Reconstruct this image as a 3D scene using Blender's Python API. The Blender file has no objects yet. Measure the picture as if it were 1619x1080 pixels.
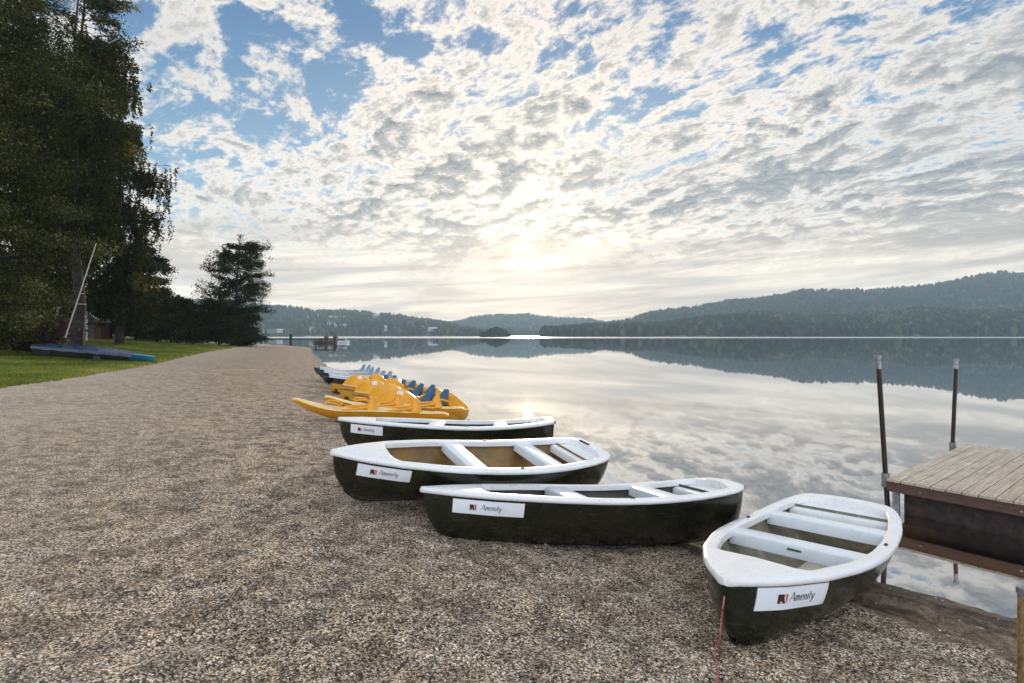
import bpy, math, random
import numpy as np
from math import sin, cos, tan, pi, sqrt, radians as R, hypot, atan2
from mathutils import Vector, Matrix, Euler
random.seed(7)
sc = bpy.context.scene
COL = sc.collection
HC, FPX, CX, CY = 2.2, 877.0, 810.0, 530.0      # eye height above the lake, focal length and horizon in photo pixels
SUN_AZ, SUN_EL = 1.6, 8.8

# ------------------------------------------------------------------ numpy noise
def _h(ix, iy, seed):
    n = (ix.astype(np.int64) * 374761393 + iy.astype(np.int64) * 668265263 + seed * 1442695041) & 0x7fffffff
    n = ((n ^ (n >> 13)) * 1274126177) & 0x7fffffff
    n = n ^ (n >> 16)
    return (n & 0xffff) / 65535.0
def vnoise(x, y, seed=0):
    x = np.asarray(x, float); y = np.asarray(y, float)
    ix = np.floor(x); iy = np.floor(y); fx = x - ix; fy = y - iy
    fx = fx * fx * (3 - 2 * fx); fy = fy * fy * (3 - 2 * fy)
    a = _h(ix, iy, seed); b = _h(ix + 1, iy, seed); c = _h(ix, iy + 1, seed); d = _h(ix + 1, iy + 1, seed)
    return (a * (1 - fx) + b * fx) * (1 - fy) + (c * (1 - fx) + d * fx) * fy
def fbm(x, y, oct=4, seed=0, gain=.5):
    s = 0; a = 1.; t = 0
    for i in range(oct):
        s = s + a * (vnoise(x, y, seed + i * 17) * 2 - 1); t += a
        x = x * 2.03 + 11.3; y = y * 2.03 - 7.1; a *= gain
    return s / t

# ------------------------------------------------------------------ terrain
SHORE = [(70, -90), (22, -22), (9.5, -4), (6.6, .6), (5.1, 3.1), (3.95, 4.38), (3.34, 4.88), (2.1, 6.09), (1.1, 8.04), (.5, 11.6), (-2.2, 16), (-7.5, 25),
         (-14, 41.9), (-28, 77), (-37, 103), (-52, 112), (-76, 119), (-150, 132), (-420, 160)]
def chaikin(p, n=2):
    for _ in range(n):
        q = [p[0]]
        for a, b in zip(p[:-1], p[1:]):
            q += [(.75 * a[0] + .25 * b[0], .75 * a[1] + .25 * b[1]), (.25 * a[0] + .75 * b[0], .25 * a[1] + .75 * b[1])]
        p = q + [p[-1]]
    return p
SH = np.array(chaikin(SHORE, 2))
def sdist(X, Y, P):
    X = np.asarray(X, float); Y = np.asarray(Y, float)
    best = np.full(X.shape, 1e18); sg = np.ones(X.shape)
    for (ax, ay), (bx, by) in zip(P[:-1], P[1:]):
        dx, dy = bx - ax, by - ay
        t = np.clip(((X - ax) * dx + (Y - ay) * dy) / (dx * dx + dy * dy), 0, 1)
        ex = X - ax - t * dx; ey = Y - ay - t * dy
        d = ex * ex + ey * ey
        cr = dx * ey - dy * ex
        m = d < best - 1e-9
        best = np.where(m, d, best); sg = np.where(m, np.where(cr > 0, 1., -1.), sg)
    return np.sqrt(best) * sg
def base_z(s):
    return np.interp(s, [-60, -12, -3, 0, 4, 11, 13, 27, 60, 400], [-7, -1.5, -.42, 0, .46, .9, 1.02, 1.92, 1.99, 1.99])
def ground(X, Y, detail=False):
    X = np.asarray(X, float); Y = np.asarray(Y, float)
    s = sdist(X, Y, SH)
    s = s + .35 * fbm(X * .25, Y * .25, 2, 5) * np.clip(np.hypot(X, Y) / 12, 0, 1)
    z = base_z(s) + .09 * np.exp(-(((X + 2.2) / 1.6) ** 2 + ((Y - 6.9) / 1.9) ** 2))
    if detail:
        r = np.hypot(X, Y)
        fine = np.clip(1.2 - r / 30, 0.15, 1)
        land = np.clip(s / .6 + .3, 0, 1)
        z = z + land * fine * (.030 * fbm(X * 1.5, Y * 1.5, 3, 21) + .026 * fbm(X * 4.5, Y * 5.5, 3, 31) + .012 * fbm(X * 15, Y * 17, 2, 41))
        # water-worn ridges in the bare sand strip at the right
        m = np.exp(-((s - .55) / .5) ** 2) * np.clip((X - 1.6) / .8, 0, 1)
        z = z + m * (.032 * np.sin(s * 13 + 3 * fbm(X * .9, Y * .9, 2, 8)) + .022 * fbm(s * 9, (X - Y) * .8, 3, 77))
        return z, s
    return z
def at(px, py, lift=0.):
    """the point of the ground that the photo shows at a pixel"""
    dx, dz = (px - CX) / FPX, -(py - CY) / FPX
    d = np.geomspace(2, 600, 4000)
    g = ground(dx * d, d) + lift
    hit = np.nonzero(HC + dz * d <= g)[0]
    k = d[hit[0]] if len(hit) else 600
    return float(dx * k), float(k), float(g[hit[0]] - lift) if len(hit) else 0.
def gz(x, y): return float(ground(np.array([x]), np.array([y]))[0])

# ------------------------------------------------------------------ mesh helpers
class MB:
    def __init__(s): s.v = []; s.f = []; s.mi = []
    def add(s, vs, fs, mi=0):
        o = len(s.v); s.v += [tuple(p) for p in vs]; s.f += [tuple(i + o for i in f) for f in fs]; s.mi += [mi] * len(fs); return s
    def box(s, c, d, M=None, mi=0):
        x, y, z = c; a, b, h = d[0] / 2, d[1] / 2, d[2] / 2
        vs = [Vector((x + i * a, y + j * b, z + k * h)) for i in (-1, 1) for j in (-1, 1) for k in (-1, 1)]
        if M: vs = [M @ p for p in vs]
        return s.add(vs, [(0, 1, 3, 2), (4, 6, 7, 5), (0, 4, 5, 1), (2, 3, 7, 6), (0, 2, 6, 4), (1, 5, 7, 3)], mi)
    def tube(s, pts, r, n=8, cap=True, mi=0):
        pts = [Vector(p) for p in pts]
        rs = [float(q) for q in r] if isinstance(r, (list, tuple)) else [float(r)] * len(pts)
        o = []; up = Vector((0, 0, 1))
        rings = []
        for i, p in enumerate(pts):
            t = (pts[min(i + 1, len(pts) - 1)] - pts[max(i - 1, 0)]).normalized()
            a = t.cross(up if abs(t.z) < .95 else Vector((1, 0, 0))).normalized(); b = t.cross(a)
            rings.append([p + rs[i] * (cos(2 * pi * k / n) * a + sin(2 * pi * k / n) * b) for k in range(n)])
        return s.loft(rings, True, cap, mi)
    def loft(s, rings, closed=False, cap=False, mi=0):
        n = len(rings[0]); vs = [p for r in rings for p in r]; fs = []
        for i in range(len(rings) - 1):
            for k in range(n if closed else n - 1):
                k2 = (k + 1) % n
                fs.append((i * n + k, i * n + k2, (i + 1) * n + k2, (i + 1) * n + k))
        if cap:
            fs.append(tuple(range(n))[::-1]); fs.append(tuple((len(rings) - 1) * n + k for k in range(n)))
        return s.add(vs, fs, mi)
    def build(s, name, mats, parent=None, smooth=False, bevel=0, recalc=True):
        me = bpy.data.meshes.new(name); me.from_pydata([tuple(p) for p in s.v], [], s.f)
        if not isinstance(mats, (list, tuple)): mats = [mats]
        for m in mats: me.materials.append(m)
        if len(mats) > 1: me.polygons.foreach_set('material_index', s.mi)
        me.validate(); me.update()
        if recalc or bevel:
            import bmesh
            bm = bmesh.new(); bm.from_mesh(me)
            bmesh.ops.remove_doubles(bm, verts=bm.verts, dist=1e-5)
            if recalc: bmesh.ops.recalc_face_normals(bm, faces=bm.faces)
            if bevel:
                es = [e for e in bm.edges if e.is_manifold and e.calc_face_angle(0) > .5]
                bmesh.ops.bevel(bm, geom=es, offset=bevel, segments=2, affect='EDGES', profile=.5)
            bm.to_mesh(me); bm.free()
        if smooth:
            me.polygons.foreach_set('use_smooth', [True] * len(me.polygons))
            try: me.set_sharp_from_angle(angle=R(smooth if smooth is not True else 50))
            except Exception: pass
        o = bpy.data.objects.new(name, me); COL.objects.link(o)
        if parent: o.parent = parent
        return o
def np_mesh(name, V, F, mat, parent=None, smooth=False, tint=None, attrs=None):
    me = bpy.data.meshes.new(name); V = np.asarray(V, np.float32); F = np.asarray(F, np.int32); k = F.shape[1]
    me.vertices.add(len(V)); me.vertices.foreach_set('co', V.ravel())
    me.loops.add(F.size); me.loops.foreach_set('vertex_index', F.ravel())
    me.polygons.add(len(F)); me.polygons.foreach_set('loop_start', np.arange(0, F.size, k, dtype=np.int32))
    if smooth: me.polygons.foreach_set('use_smooth', np.ones(len(F), bool))
    me.update(calc_edges=True)
    if tint is not None:
        a = me.attributes.new('tint', 'FLOAT', 'POINT'); a.data.foreach_set('value', np.asarray(tint, np.float32))
    for n_, v_ in (attrs or {}).items():
        a = me.attributes.new(n_, 'FLOAT', 'POINT'); a.data.foreach_set('value', np.asarray(v_, np.float32))
    me.materials.append(mat)
    o = bpy.data.objects.new(name, me); COL.objects.link(o)
    if parent: o.parent = parent
    return o
def tag(o, label=None, cat=None, group=None, kind=None):
    if label: o['label'] = label
    if cat: o['category'] = cat
    if group: o['group'] = group
    if kind: o['kind'] = kind
    return o
def empty(name, loc, rot=(0, 0, 0), label=None, cat=None, group=None):
    o = bpy.data.objects.new(name, None); o.location = loc; o.rotation_euler = rot; o.empty_display_size = .2
    COL.objects.link(o); return tag(o, label, cat, group)
def copy_tree(o, parent=None):
    c = o.copy(); COL.objects.link(c)
    if parent: c.parent = parent
    for ch in [x for x in o.children]: copy_tree(ch, c)
    return c

# ------------------------------------------------------------------ node helper
class NT:
    def __init__(s, tree): s.t = tree; s.n = tree.nodes; s.l = tree.links
    def node(s, typ, **k):
        n = s.n.new(typ)
        for a, b in k.items(): setattr(n, a, b)
        return n
    def put(s, sock, v):
        if isinstance(v, bpy.types.NodeSocket): s.l.new(v, sock)
        elif v is not None:
            try: sock.default_value = v
            except Exception: sock.default_value = (*v, 1) if len(v) == 3 else v[:3]
    def m(s, op, a, b=None, c=None, clamp=False):
        n = s.node('ShaderNodeMath', operation=op, use_clamp=clamp)
        for i, v in enumerate((a, b, c)):
            if v is not None: s.put(n.inputs[i], v)
        return n.outputs[0]
    def vm(s, op, a, b=None, sc_=None):
        n = s.node('ShaderNodeVectorMath', operation=op); s.put(n.inputs[0], a)
        if b is not None: s.put(n.inputs[1], b)
        if sc_ is not None: s.put(n.inputs['Scale'], sc_)
        return n.outputs['Value'] if op in ('DOT_PRODUCT', 'LENGTH', 'DISTANCE') else n.outputs[0]
    def noise(s, vec, scale, detail=3, rough=.5, dist=0, color=False):
        n = s.node('ShaderNodeTexNoise'); s.put(n.inputs['Vector'], vec)
        n.inputs['Scale'].default_value = scale; n.inputs['Detail'].default_value = detail
        n.inputs['Roughness'].default_value = rough; n.inputs['Distortion'].default_value = dist
        return n.outputs['Color' if color else 'Fac']
    def vor(s, vec, scale, feature='F1', out='Distance', rand=1):
        n = s.node('ShaderNodeTexVoronoi', feature=feature); s.put(n.inputs['Vector'], vec); n.inputs['Scale'].default_value = scale
        n.inputs['Randomness'].default_value = rand
        return n.outputs[out]
    def ramp(s, v, stops, interp='LINEAR'):
        n = s.node('ShaderNodeValToRGB'); n.color_ramp.interpolation = interp; s.put(n.inputs[0], v)
        e = n.color_ramp.elements
        while len(e) < len(stops): e.new(.5)
        for el, (p, c) in zip(e, stops):
            el.position = p; el.color = (c, c, c, 1) if isinstance(c, (int, float)) else (*c, 1)
        return n.outputs[0]
    def mr(s, v, a, b, c=0., d=1., smooth=False):
        n = s.node('ShaderNodeMapRange'); n.interpolation_type = 'SMOOTHSTEP' if smooth else 'LINEAR'
        s.put(n.inputs[0], v)
        for i, x in enumerate((a, b, c, d)): s.put(n.inputs[i + 1], x)
        return n.outputs[0]
    def mix(s, f, a, b, blend='MIX'):
        n = s.node('ShaderNodeMix', data_type='RGBA', blend_type=blend); s.put(n.inputs[0], f); s.put(n.inputs[6], a); s.put(n.inputs[7], b)
        return n.outputs[2]
    def xyz(s, x, y, z=0.):
        n = s.node('ShaderNodeCombineXYZ'); s.put(n.inputs[0], x); s.put(n.inputs[1], y); s.put(n.inputs[2], z); return n.outputs[0]
    def sep(s, v):
        n = s.node('ShaderNodeSeparateXYZ'); s.put(n.inputs[0], v); return n.outputs
    def bump(s, h, strength=.5, dist=.01, normal=None):
        n = s.node('ShaderNodeBump'); n.inputs['Strength'].default_value = strength; n.inputs['Distance'].default_value = dist
        s.put(n.inputs['Height'], h)
        if normal: s.l.new(normal, n.inputs['Normal'])
        return n.outputs[0]
    def attr(s, name):
        return s.node('ShaderNodeAttribute', attribute_name=name).outputs['Fac']
    def obj(s): return s.node('ShaderNodeTexCoord').outputs['Object']
    def pos(s): return s.node('ShaderNodeNewGeometry').outputs['Position']
def mat(name, fn=None, col=(.5, .5, .5), rough=.5, metal=0, spec=.5, coat=0, **k):
    m = bpy.data.materials.new(name); m.use_nodes = True; nt = NT(m.node_tree)
    b = m.node_tree.nodes['Principled BSDF']; b.inputs['Base Color'].default_value = (*col, 1)
    b.inputs['Roughness'].default_value = rough; b.inputs['Metallic'].default_value = metal
    b.inputs['Specular IOR Level'].default_value = spec; b.inputs['Coat Weight'].default_value = coat
    if fn: fn(nt, b)
    return m
def worn(col, col2, scale=6, rough=(.3, .6), amount=.5, bump=.0, detail=5, bscale=40, coat=0, spec=.5, name='paint', metal=0):
    def f(nt, b):
        v = nt.obj()
        n = nt.noise(v, scale, detail, .6, .4)
        nt.put(b.inputs['Base Color'], nt.mix(nt.mr(n, .5 - amount * .4, .5 + amount * .5), col, col2))
        nt.put(b.inputs['Roughness'], nt.mr(nt.noise(v, scale * 2.3, 4), .3, .7, rough[0], rough[1]))
        if bump: nt.put(b.inputs['Normal'], nt.bump(nt.noise(v, bscale, 3), bump, .004))
    return mat(name, f, metal=metal, coat=coat, spec=spec)

# ------------------------------------------------------------------ materials
def gravel_fn(nt, b):
    p = nt.pos(); s = nt.attr('shore_dist'); sand = nt.attr('sand')
    wob = nt.vm('ADD', p, nt.vm('SCALE', nt.noise(p, 30, 2, color=True), sc_=.006))
    c1 = nt.vor(wob, 84, out='Color'); d1 = nt.vor(wob, 84, out='Distance')
    c2 = nt.vor(wob, 150, out='Color')
    r1 = nt.sep(c1)
    val = nt.m('POWER', r1[0], 1.3)
    stone = nt.ramp(val, [(0, (.04, .033, .027)), (.15, (.16, .135, .11)), (.42, (.44, .38, .31)), (.75, (.74, .665, .565)), (1, (.92, .87, .79))])
    hue = nt.mix(nt.m('MULTIPLY', r1[1], .55), stone, nt.mix(1., stone, (1.0, .80, .60), 'MULTIPLY'))
    hue = nt.mix(nt.mr(nt.sep(c2)[0], .62, .7), hue, nt.mix(1., hue, (.45, .45, .47), 'MULTIPLY'))
    hue = nt.mix(nt.mr(d1, .58, .85), hue, (.05, .043, .036))      # the gaps between stones
    hue = nt.mix(1., hue, (1.24, 1.19, 1.11), 'MULTIPLY')
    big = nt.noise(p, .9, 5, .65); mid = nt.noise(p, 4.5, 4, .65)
    hue = nt.mix(nt.mr(mid, .46, .60, 0, .85), hue, nt.mix(1., hue, (.40, .37, .35), 'MULTIPLY'))  # dark blotches put the shade of dips and footprints into the colour
    hue = nt.mix(nt.mr(nt.noise(p, 12, 4, .7), .50, .66, 0, .35), hue, nt.mix(1., hue, (.38, .35, .33), 'MULTIPLY'))  # smaller blotches of the same painted shade
    hue = nt.mix(nt.mr(nt.noise(nt.vm('ADD', p, (5., 5., 5.)), 1.4, 5, .7), .52, .66, 0, .5), hue, nt.mix(1., hue, (1.35, 1.3, 1.22), 'MULTIPLY'))
    hue = nt.mix(nt.mr(big, .45, .62, 0, .35), hue, nt.mix(1., hue, (1.15, 1.02, .84), 'MULTIPLY'))
    # finer, drier, paler gravel higher up the beach
    pale = nt.m('MULTIPLY', nt.mr(s, 5, 12), nt.mr(nt.noise(p, .35, 3), .3, .6, .5, 1))
    hue = nt.mix(nt.m('MULTIPLY', pale, .75), hue, nt.mix(nt.mr(nt.noise(p, 26, 3), .3, .7), (.44, .375, .295), (.74, .65, .53)))
    sandc = nt.mix(nt.mr(nt.noise(p, 14, 6, .7), .35, .65), (.055, .036, .023), (.25, .175, .115))
    sandc = nt.mix(nt.mr(nt.noise(p, 160, 2), .55, .68, 0, .8), sandc, (.42, .37, .31))
    sandc = nt.mix(nt.mr(nt.noise(nt.xyz(nt.m('MULTIPLY', s, 2.4), nt.m('MULTIPLY', nt.sep(p)[0], .5)), 2.6, 6, .72, .6), .47, .58, 0, .85), sandc, (.045, .032, .024))
    sm = nt.mr(nt.m('ADD', sand, nt.m('MULTIPLY', nt.m('SUBTRACT', nt.noise(p, 6, 5, .7), .5), .9)), .42, .58)
    col = nt.mix(sm, hue, sandc)
    wet = nt.mr(nt.m('ADD', s, nt.m('MULTIPLY', nt.noise(p, 2.5, 3), .3)), .28, .62, 1, 0)
    col = nt.mix(nt.m('MULTIPLY', wet, .8), col, nt.mix(1., col, (.42, .36, .30), 'MULTIPLY'))
    under = nt.mr(s, -.05, -1.2)
    col = nt.mix(under, col, (.52, .33, .11))
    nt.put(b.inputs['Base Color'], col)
    nt.put(b.inputs['Roughness'], nt.mix(wet, (.85,) * 3, (.45,) * 3))
    b.inputs['Specular IOR Level'].default_value = .3
    h = nt.m('SUBTRACT', 1., d1)
    h = nt.m('ADD', h, nt.m('MULTIPLY', r1[2], .5))
    st = nt.m('MULTIPLY', h, nt.m('SUBTRACT', 1.1, sm))
    bn = nt.bump(st, .85, .012)
    nt.put(b.inputs['Normal'], nt.bump(nt.noise(p, 9, 4, .6), .5, .04, bn))
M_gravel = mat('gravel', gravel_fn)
def lawn_fn(nt, b):
    p = nt.pos()
    n = nt.noise(p, 1.6, 5, .7); f = nt.noise(p, 22, 3, .6)
    c = nt.mix(nt.mr(n, .35, .65), (.07, .105, .014), (.17, .205, .028))
    c = nt.mix(nt.mr(f, .5, .75, 0, .6), c, (.24, .26, .07))
    c = nt.mix(nt.mr(nt.noise(p, .25, 3), .5, .7, 0, .5), c, (.06, .085, .014))
    nt.put(b.inputs['Base Color'], c); b.inputs['Roughness'].default_value = .8
    nt.put(b.inputs['Normal'], nt.bump(f, .8, .05))
M_lawn = mat('lawn', lawn_fn)
def tintmat(name, stops, rough=.6, trans=.25, spec=.3):
    m = bpy.data.materials.new(name); m.use_nodes = True; nt = NT(m.node_tree); b = nt.n['Principled BSDF']; out = nt.n['Material Output']
    c = nt.ramp(nt.attr('tint'), stops); nt.put(b.inputs['Base Color'], c); b.inputs['Roughness'].default_value = rough
    b.inputs['Specular IOR Level'].default_value = spec
    if trans:
        t = nt.node('ShaderNodeBsdfTranslucent'); nt.put(t.inputs[0], nt.mix(1., c, (1.3, 1.25, .6), 'MULTIPLY'))
        mx = nt.node('ShaderNodeMixShader'); mx.inputs[0].default_value = trans
        nt.l.new(b.outputs[0], mx.inputs[1]); nt.l.new(t.outputs[0], mx.inputs[2]); nt.l.new(mx.outputs[0], out.inputs[0])
    return m
M_blade = tintmat('grass_blades', [(0, (.05, .08, .009)), (.5, (.13, .175, .022)), (.85, (.25, .27, .05)), (1, (.38, .34, .14))], .6, .3)
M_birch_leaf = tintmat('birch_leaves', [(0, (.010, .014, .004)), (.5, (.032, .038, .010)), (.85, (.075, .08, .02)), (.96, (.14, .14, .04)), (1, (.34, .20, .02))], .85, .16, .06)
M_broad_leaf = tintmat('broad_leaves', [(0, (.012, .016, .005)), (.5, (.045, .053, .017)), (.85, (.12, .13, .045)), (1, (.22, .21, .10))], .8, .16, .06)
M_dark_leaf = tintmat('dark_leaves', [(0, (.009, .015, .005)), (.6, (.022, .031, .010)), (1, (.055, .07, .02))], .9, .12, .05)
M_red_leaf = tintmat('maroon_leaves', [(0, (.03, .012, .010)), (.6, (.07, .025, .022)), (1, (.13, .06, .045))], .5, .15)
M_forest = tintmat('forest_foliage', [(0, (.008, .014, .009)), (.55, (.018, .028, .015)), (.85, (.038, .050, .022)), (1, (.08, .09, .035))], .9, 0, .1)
M_bark = mat('bark', lambda nt, b: (nt.put(b.inputs['Base Color'], nt.mix(nt.mr(nt.noise(nt.obj(), 3, 5, .7), .45, .6), (.014, .011, .009), (.035, .030, .025))),), rough=.9)
def hill_fn(nt, b):
    p = nt.pos(); n = nt.noise(p, .012, 5, .6)
    c = nt.mix(nt.mr(n, .52, .60), (.016, .024, .013), (.10, .12, .045))
    nt.put(b.inputs['Base Color'], c); b.inputs['Roughness'].default_value = .95; b.inputs['Specular IOR Level'].default_value = .1
M_hill = mat('hill_ground', hill_fn)
def hull_mat(name, ca, cb, scr=(.16, .18, .15)):
    def f(nt, b):
        v = nt.obj()
        n = nt.noise(v, 2.2, 6, .65, .6)
        c = nt.mix(nt.mr(n, .42, .66), ca, cb)
        st = nt.noise(nt.vm('MULTIPLY', v, (3, 3, 26)), 1.5, 5, .7, .5)
        c = nt.mix(nt.mr(st, .62, .74, 0, .45), c, scr)
        sc2 = nt.noise(nt.vm('MULTIPLY', v, (9, 9, 5)), 3.2, 4, .8, 2.)
        c = nt.mix(nt.mr(sc2, .665, .70, 0, .7), c, scr)
        low = nt.mr(nt.m('ADD', nt.sep(v)[2], nt.m('MULTIPLY', nt.noise(v, 5, 4), .15)), .08, .2, .6, 0)
        c = nt.mix(low, c, (.045, .038, .028))
        nt.put(b.inputs['Base Color'], c)
        nt.put(b.inputs['Roughness'], nt.mr(nt.noise(v, 7, 5, .7), .35, .65, .12, .34))
        nt.put(b.inputs['Normal'], nt.bump(nt.noise(v, 9, 4, .6), .12, .02))
    return mat(name, f, spec=.5)
M_hullA = hull_mat('dark_green_gelcoat', (.0065, .010, .006), (.018, .021, .010))
M_hullB = hull_mat('olive_gelcoat', (.007, .009, .005), (.021, .022, .009))
M_white = None
def white_fn(nt, b):
    v = nt.obj()
    n = nt.noise(v, 5, 5, .65)
    c = nt.mix(nt.mr(n, .5, .75, 0, .6), (.80, .81, .81), (.66, .66, .63))
    sp = nt.noise(v, 55, 3, .6)
    c = nt.mix(nt.mr(sp, .655, .70, 0, .75), c, (.22, .2, .17))
    nt.put(b.inputs['Base Color'], c)
    nt.put(b.inputs['Roughness'], nt.mr(n, .3, .7, .2, .42))
M_white = mat('white_gelcoat', white_fn)
M_thwart = mat('thwart_shade_white', lambda nt, b: nt.put(b.inputs['Base Color'], nt.mix(nt.mr(nt.noise(nt.obj(), 9, 5, .7), .5, .75, 0, .5), (.72, .78, .82), (.5, .52, .5))), rough=.35)  # white gelcoat tinted blue: the benches' shade is put into the colour
def liner(name, a, b_, stain, wetness=.25):
    def f(nt, b):
        v = nt.obj(); n = nt.noise(v, 4, 6, .7, .8)
        c = nt.mix(nt.mr(n, .38, .62), a, b_)
        c = nt.mix(nt.mr(nt.noise(v, 11, 5, .7), .58, .72, 0, .8), c, stain)
        nt.put(b.inputs['Base Color'], c); nt.put(b.inputs['Roughness'], nt.mr(n, .3, .7, wetness, .7))
        nt.put(b.inputs['Normal'], nt.bump(nt.noise(v, 30, 3), .2, .01))
    return mat(name, f)
M_in_grey = liner('stained_grey_inside', (.10, .13, .11), (.27, .215, .13), (.52, .43, .27))
M_in_green = liner('dull_green_inside', (.028, .038, .028), (.06, .065, .04), (.10, .10, .06))
M_in_brown = liner('brown_stained_inside', (.16, .10, .03), (.32, .18, .055), (.2, .19, .035))
M_floor_beige = liner('beige_floor', (.62, .60, .50), (.74, .70, .60), (.34, .30, .2))
M_floor_brown = liner('brown_floor', (.28, .15, .06), (.42, .23, .10), (.14, .08, .04))
M_black = mat('black_plastic', col=(.012, .012, .013), rough=.45)
M_blue_strip = mat('blue_antifouling', col=(.012, .045, .12), rough=.5)
M_sign = mat('sign_white', lambda nt, b: nt.put(b.inputs['Base Color'], nt.mix(nt.mr(nt.noise(nt.obj(), 8, 4), .5, .8, 0, .4), (.80, .84, .88), (.66, .68, .68))), rough=.35)
M_ink = mat('sign_ink', col=(.035, .035, .05), rough=.5)
M_red = mat('logo_red', col=(.55, .06, .02), rough=.5)
M_navy = mat('logo_navy', col=(.03, .02, .03), rough=.5)
M_yellow = worn((.80, .37, .016), (.66, .27, .012), 3, (.22, .42), .6, name='yellow_plastic')
M_yellow_dirty = worn((.62, .29, .018), (.36, .17, .018), 4, (.35, .6), .7, name='dull_yellow_plastic')
M_pale = worn((.88, .66, .33), (.74, .50, .20), 4, (.2, .4), .6, name='pale_yellow_sheen')  # the plastic's yellow made paler, with the decks' bright sheen painted in
M_seatblue = worn((.045, .12, .21), (.03, .08, .15), 5, (.3, .5), .5, name='blue_plastic')
M_greyblue = worn((.28, .36, .44), (.2, .27, .35), 5, (.3, .5), .5, name='grey_blue_plastic')
M_pwhite = worn((.62, .68, .73), (.5, .55, .58), 4, (.2, .4), .5, name='bluish_white_plastic')
M_pdark = worn((.015, .03, .035), (.03, .045, .045), 4, (.3, .5), .5, name='dark_hull_plastic')
def wood_fn(nt, b):
    v = nt.obj(); g = nt.noise(nt.vm('MULTIPLY', v, (1.2, 22, 22)), 1.6, 6, .7, .6)
    idx = nt.m('FLOOR', nt.m('DIVIDE', nt.sep(v)[1], .1485))
    wn = nt.node('ShaderNodeTexWhiteNoise', noise_dimensions='1D'); nt.put(wn.inputs['W'], idx)
    c = nt.mix(nt.mr(g, .35, .68), (.31, .262, .205), (.62, .55, .45))
    c = nt.mix(nt.mr(wn.outputs[0], 0, 1, 0, .45), c, nt.mix(1., c, (.78, .66, .60), 'MULTIPLY'))
    c = nt.mix(nt.mr(nt.noise(v, 3, 5, .7), .52, .72, 0, .55), c, (.15, .11, .085))
    nt.put(b.inputs['Base Color'], c); nt.put(b.inputs['Roughness'], nt.mr(g, .3, .7, .5, .8))
    nt.put(b.inputs['Normal'], nt.bump(g, .35, .006))
M_wood = mat('weathered_planks', wood_fn)
M_woodend = mat('reddish_beam', lambda nt, b: nt.put(b.inputs['Base Color'], nt.mix(nt.mr(nt.noise(nt.vm('MULTIPLY', nt.obj(), (3, 3, 30)), 2, 5, .7), .35, .7), (.055, .026, .018), (.14, .075, .05))), rough=.7)
M_floatb = mat('dark_float', lambda nt, b: nt.put(b.inputs['Base Color'], nt.mix(nt.mr(nt.noise(nt.obj(), 9, 6, .8), .4, .7), (.015, .010, .009), (.06, .035, .028))), rough=.85)
M_rust = mat('rusty_steel', lambda nt, b: (nt.put(b.inputs['Base Color'], nt.mix(nt.mr(nt.noise(nt.vm('MULTIPLY', nt.obj(), (8, 8, 2)), 2, 5, .7), .4, .65), (.014, .012, .012), (.055, .024, .014)))), rough=.42, metal=.3)
M_galv = mat('galvanised_steel', lambda nt, b: nt.put(b.inputs['Base Color'], nt.mix(nt.mr(nt.noise(nt.obj(), 20, 4), .4, .7), (.20, .21, .21), (.40, .41, .40))), rough=.4, metal=.6)
M_ochre = mat('yellowed_steel', lambda nt, b: nt.put(b.inputs['Base Color'], nt.mix(nt.mr(nt.noise(nt.vm('MULTIPLY', nt.obj(), (6, 6, 3)), 4, 6, .8), .4, .62), (.30, .20, .07), (.10, .045, .02))), rough=.55)
M_rope = mat('red_rope', lambda nt, b: nt.put(b.inputs['Base Color'], nt.mix(nt.mr(nt.noise(nt.obj(), 90, 2), .45, .6), (.30, .045, .06), (.48, .22, .20))), rough=.8)
M_tarp = worn((.012, .03, .075), (.05, .09, .16), 3, (.2, .38), .6, bump=.6, bscale=7, name='blue_tarpaulin')
M_bluepaint = worn((.02, .16, .30), (.03, .22, .36), 3, (.3, .5), .5, name='bright_blue_hull')
M_greyhull = worn((.10, .10, .10), (.055, .05, .045), 3, (.4, .6), .5, name='grey_hull')
M_alu = mat('aluminium_mast', col=(.62, .62, .60), rough=.35, metal=.5)
M_shedred = worn((.10, .022, .016), (.06, .016, .012), 4, (.6, .8), .5, name='dark_red_boards')
M_shedroof = worn((.06, .05, .045), (.10, .09, .08), 3, (.5, .7), .5, name='shed_roofing')
M_light = worn((.62, .64, .64), (.5, .52, .52), 4, (.4, .6), .5, name='pale_paint')
M_plank = worn((.62, .52, .38), (.45, .36, .25), 5, (.5, .7), .5, name='pale_board')
M_hwall = mat('house_wall', col=(.42, .42, .40), rough=.8)
M_hroof = mat('house_roof', col=(.16, .13, .12), rough=.8)
M_hroof2 = mat('pale_metal_roof', col=(.38, .40, .41), rough=.5)
M_hwin = mat('house_window', col=(.05, .06, .07), rough=.2)
M_barge = worn((.030, .022, .014), (.06, .045, .02), 3, (.5, .7), .5, name='barge_paint')

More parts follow.
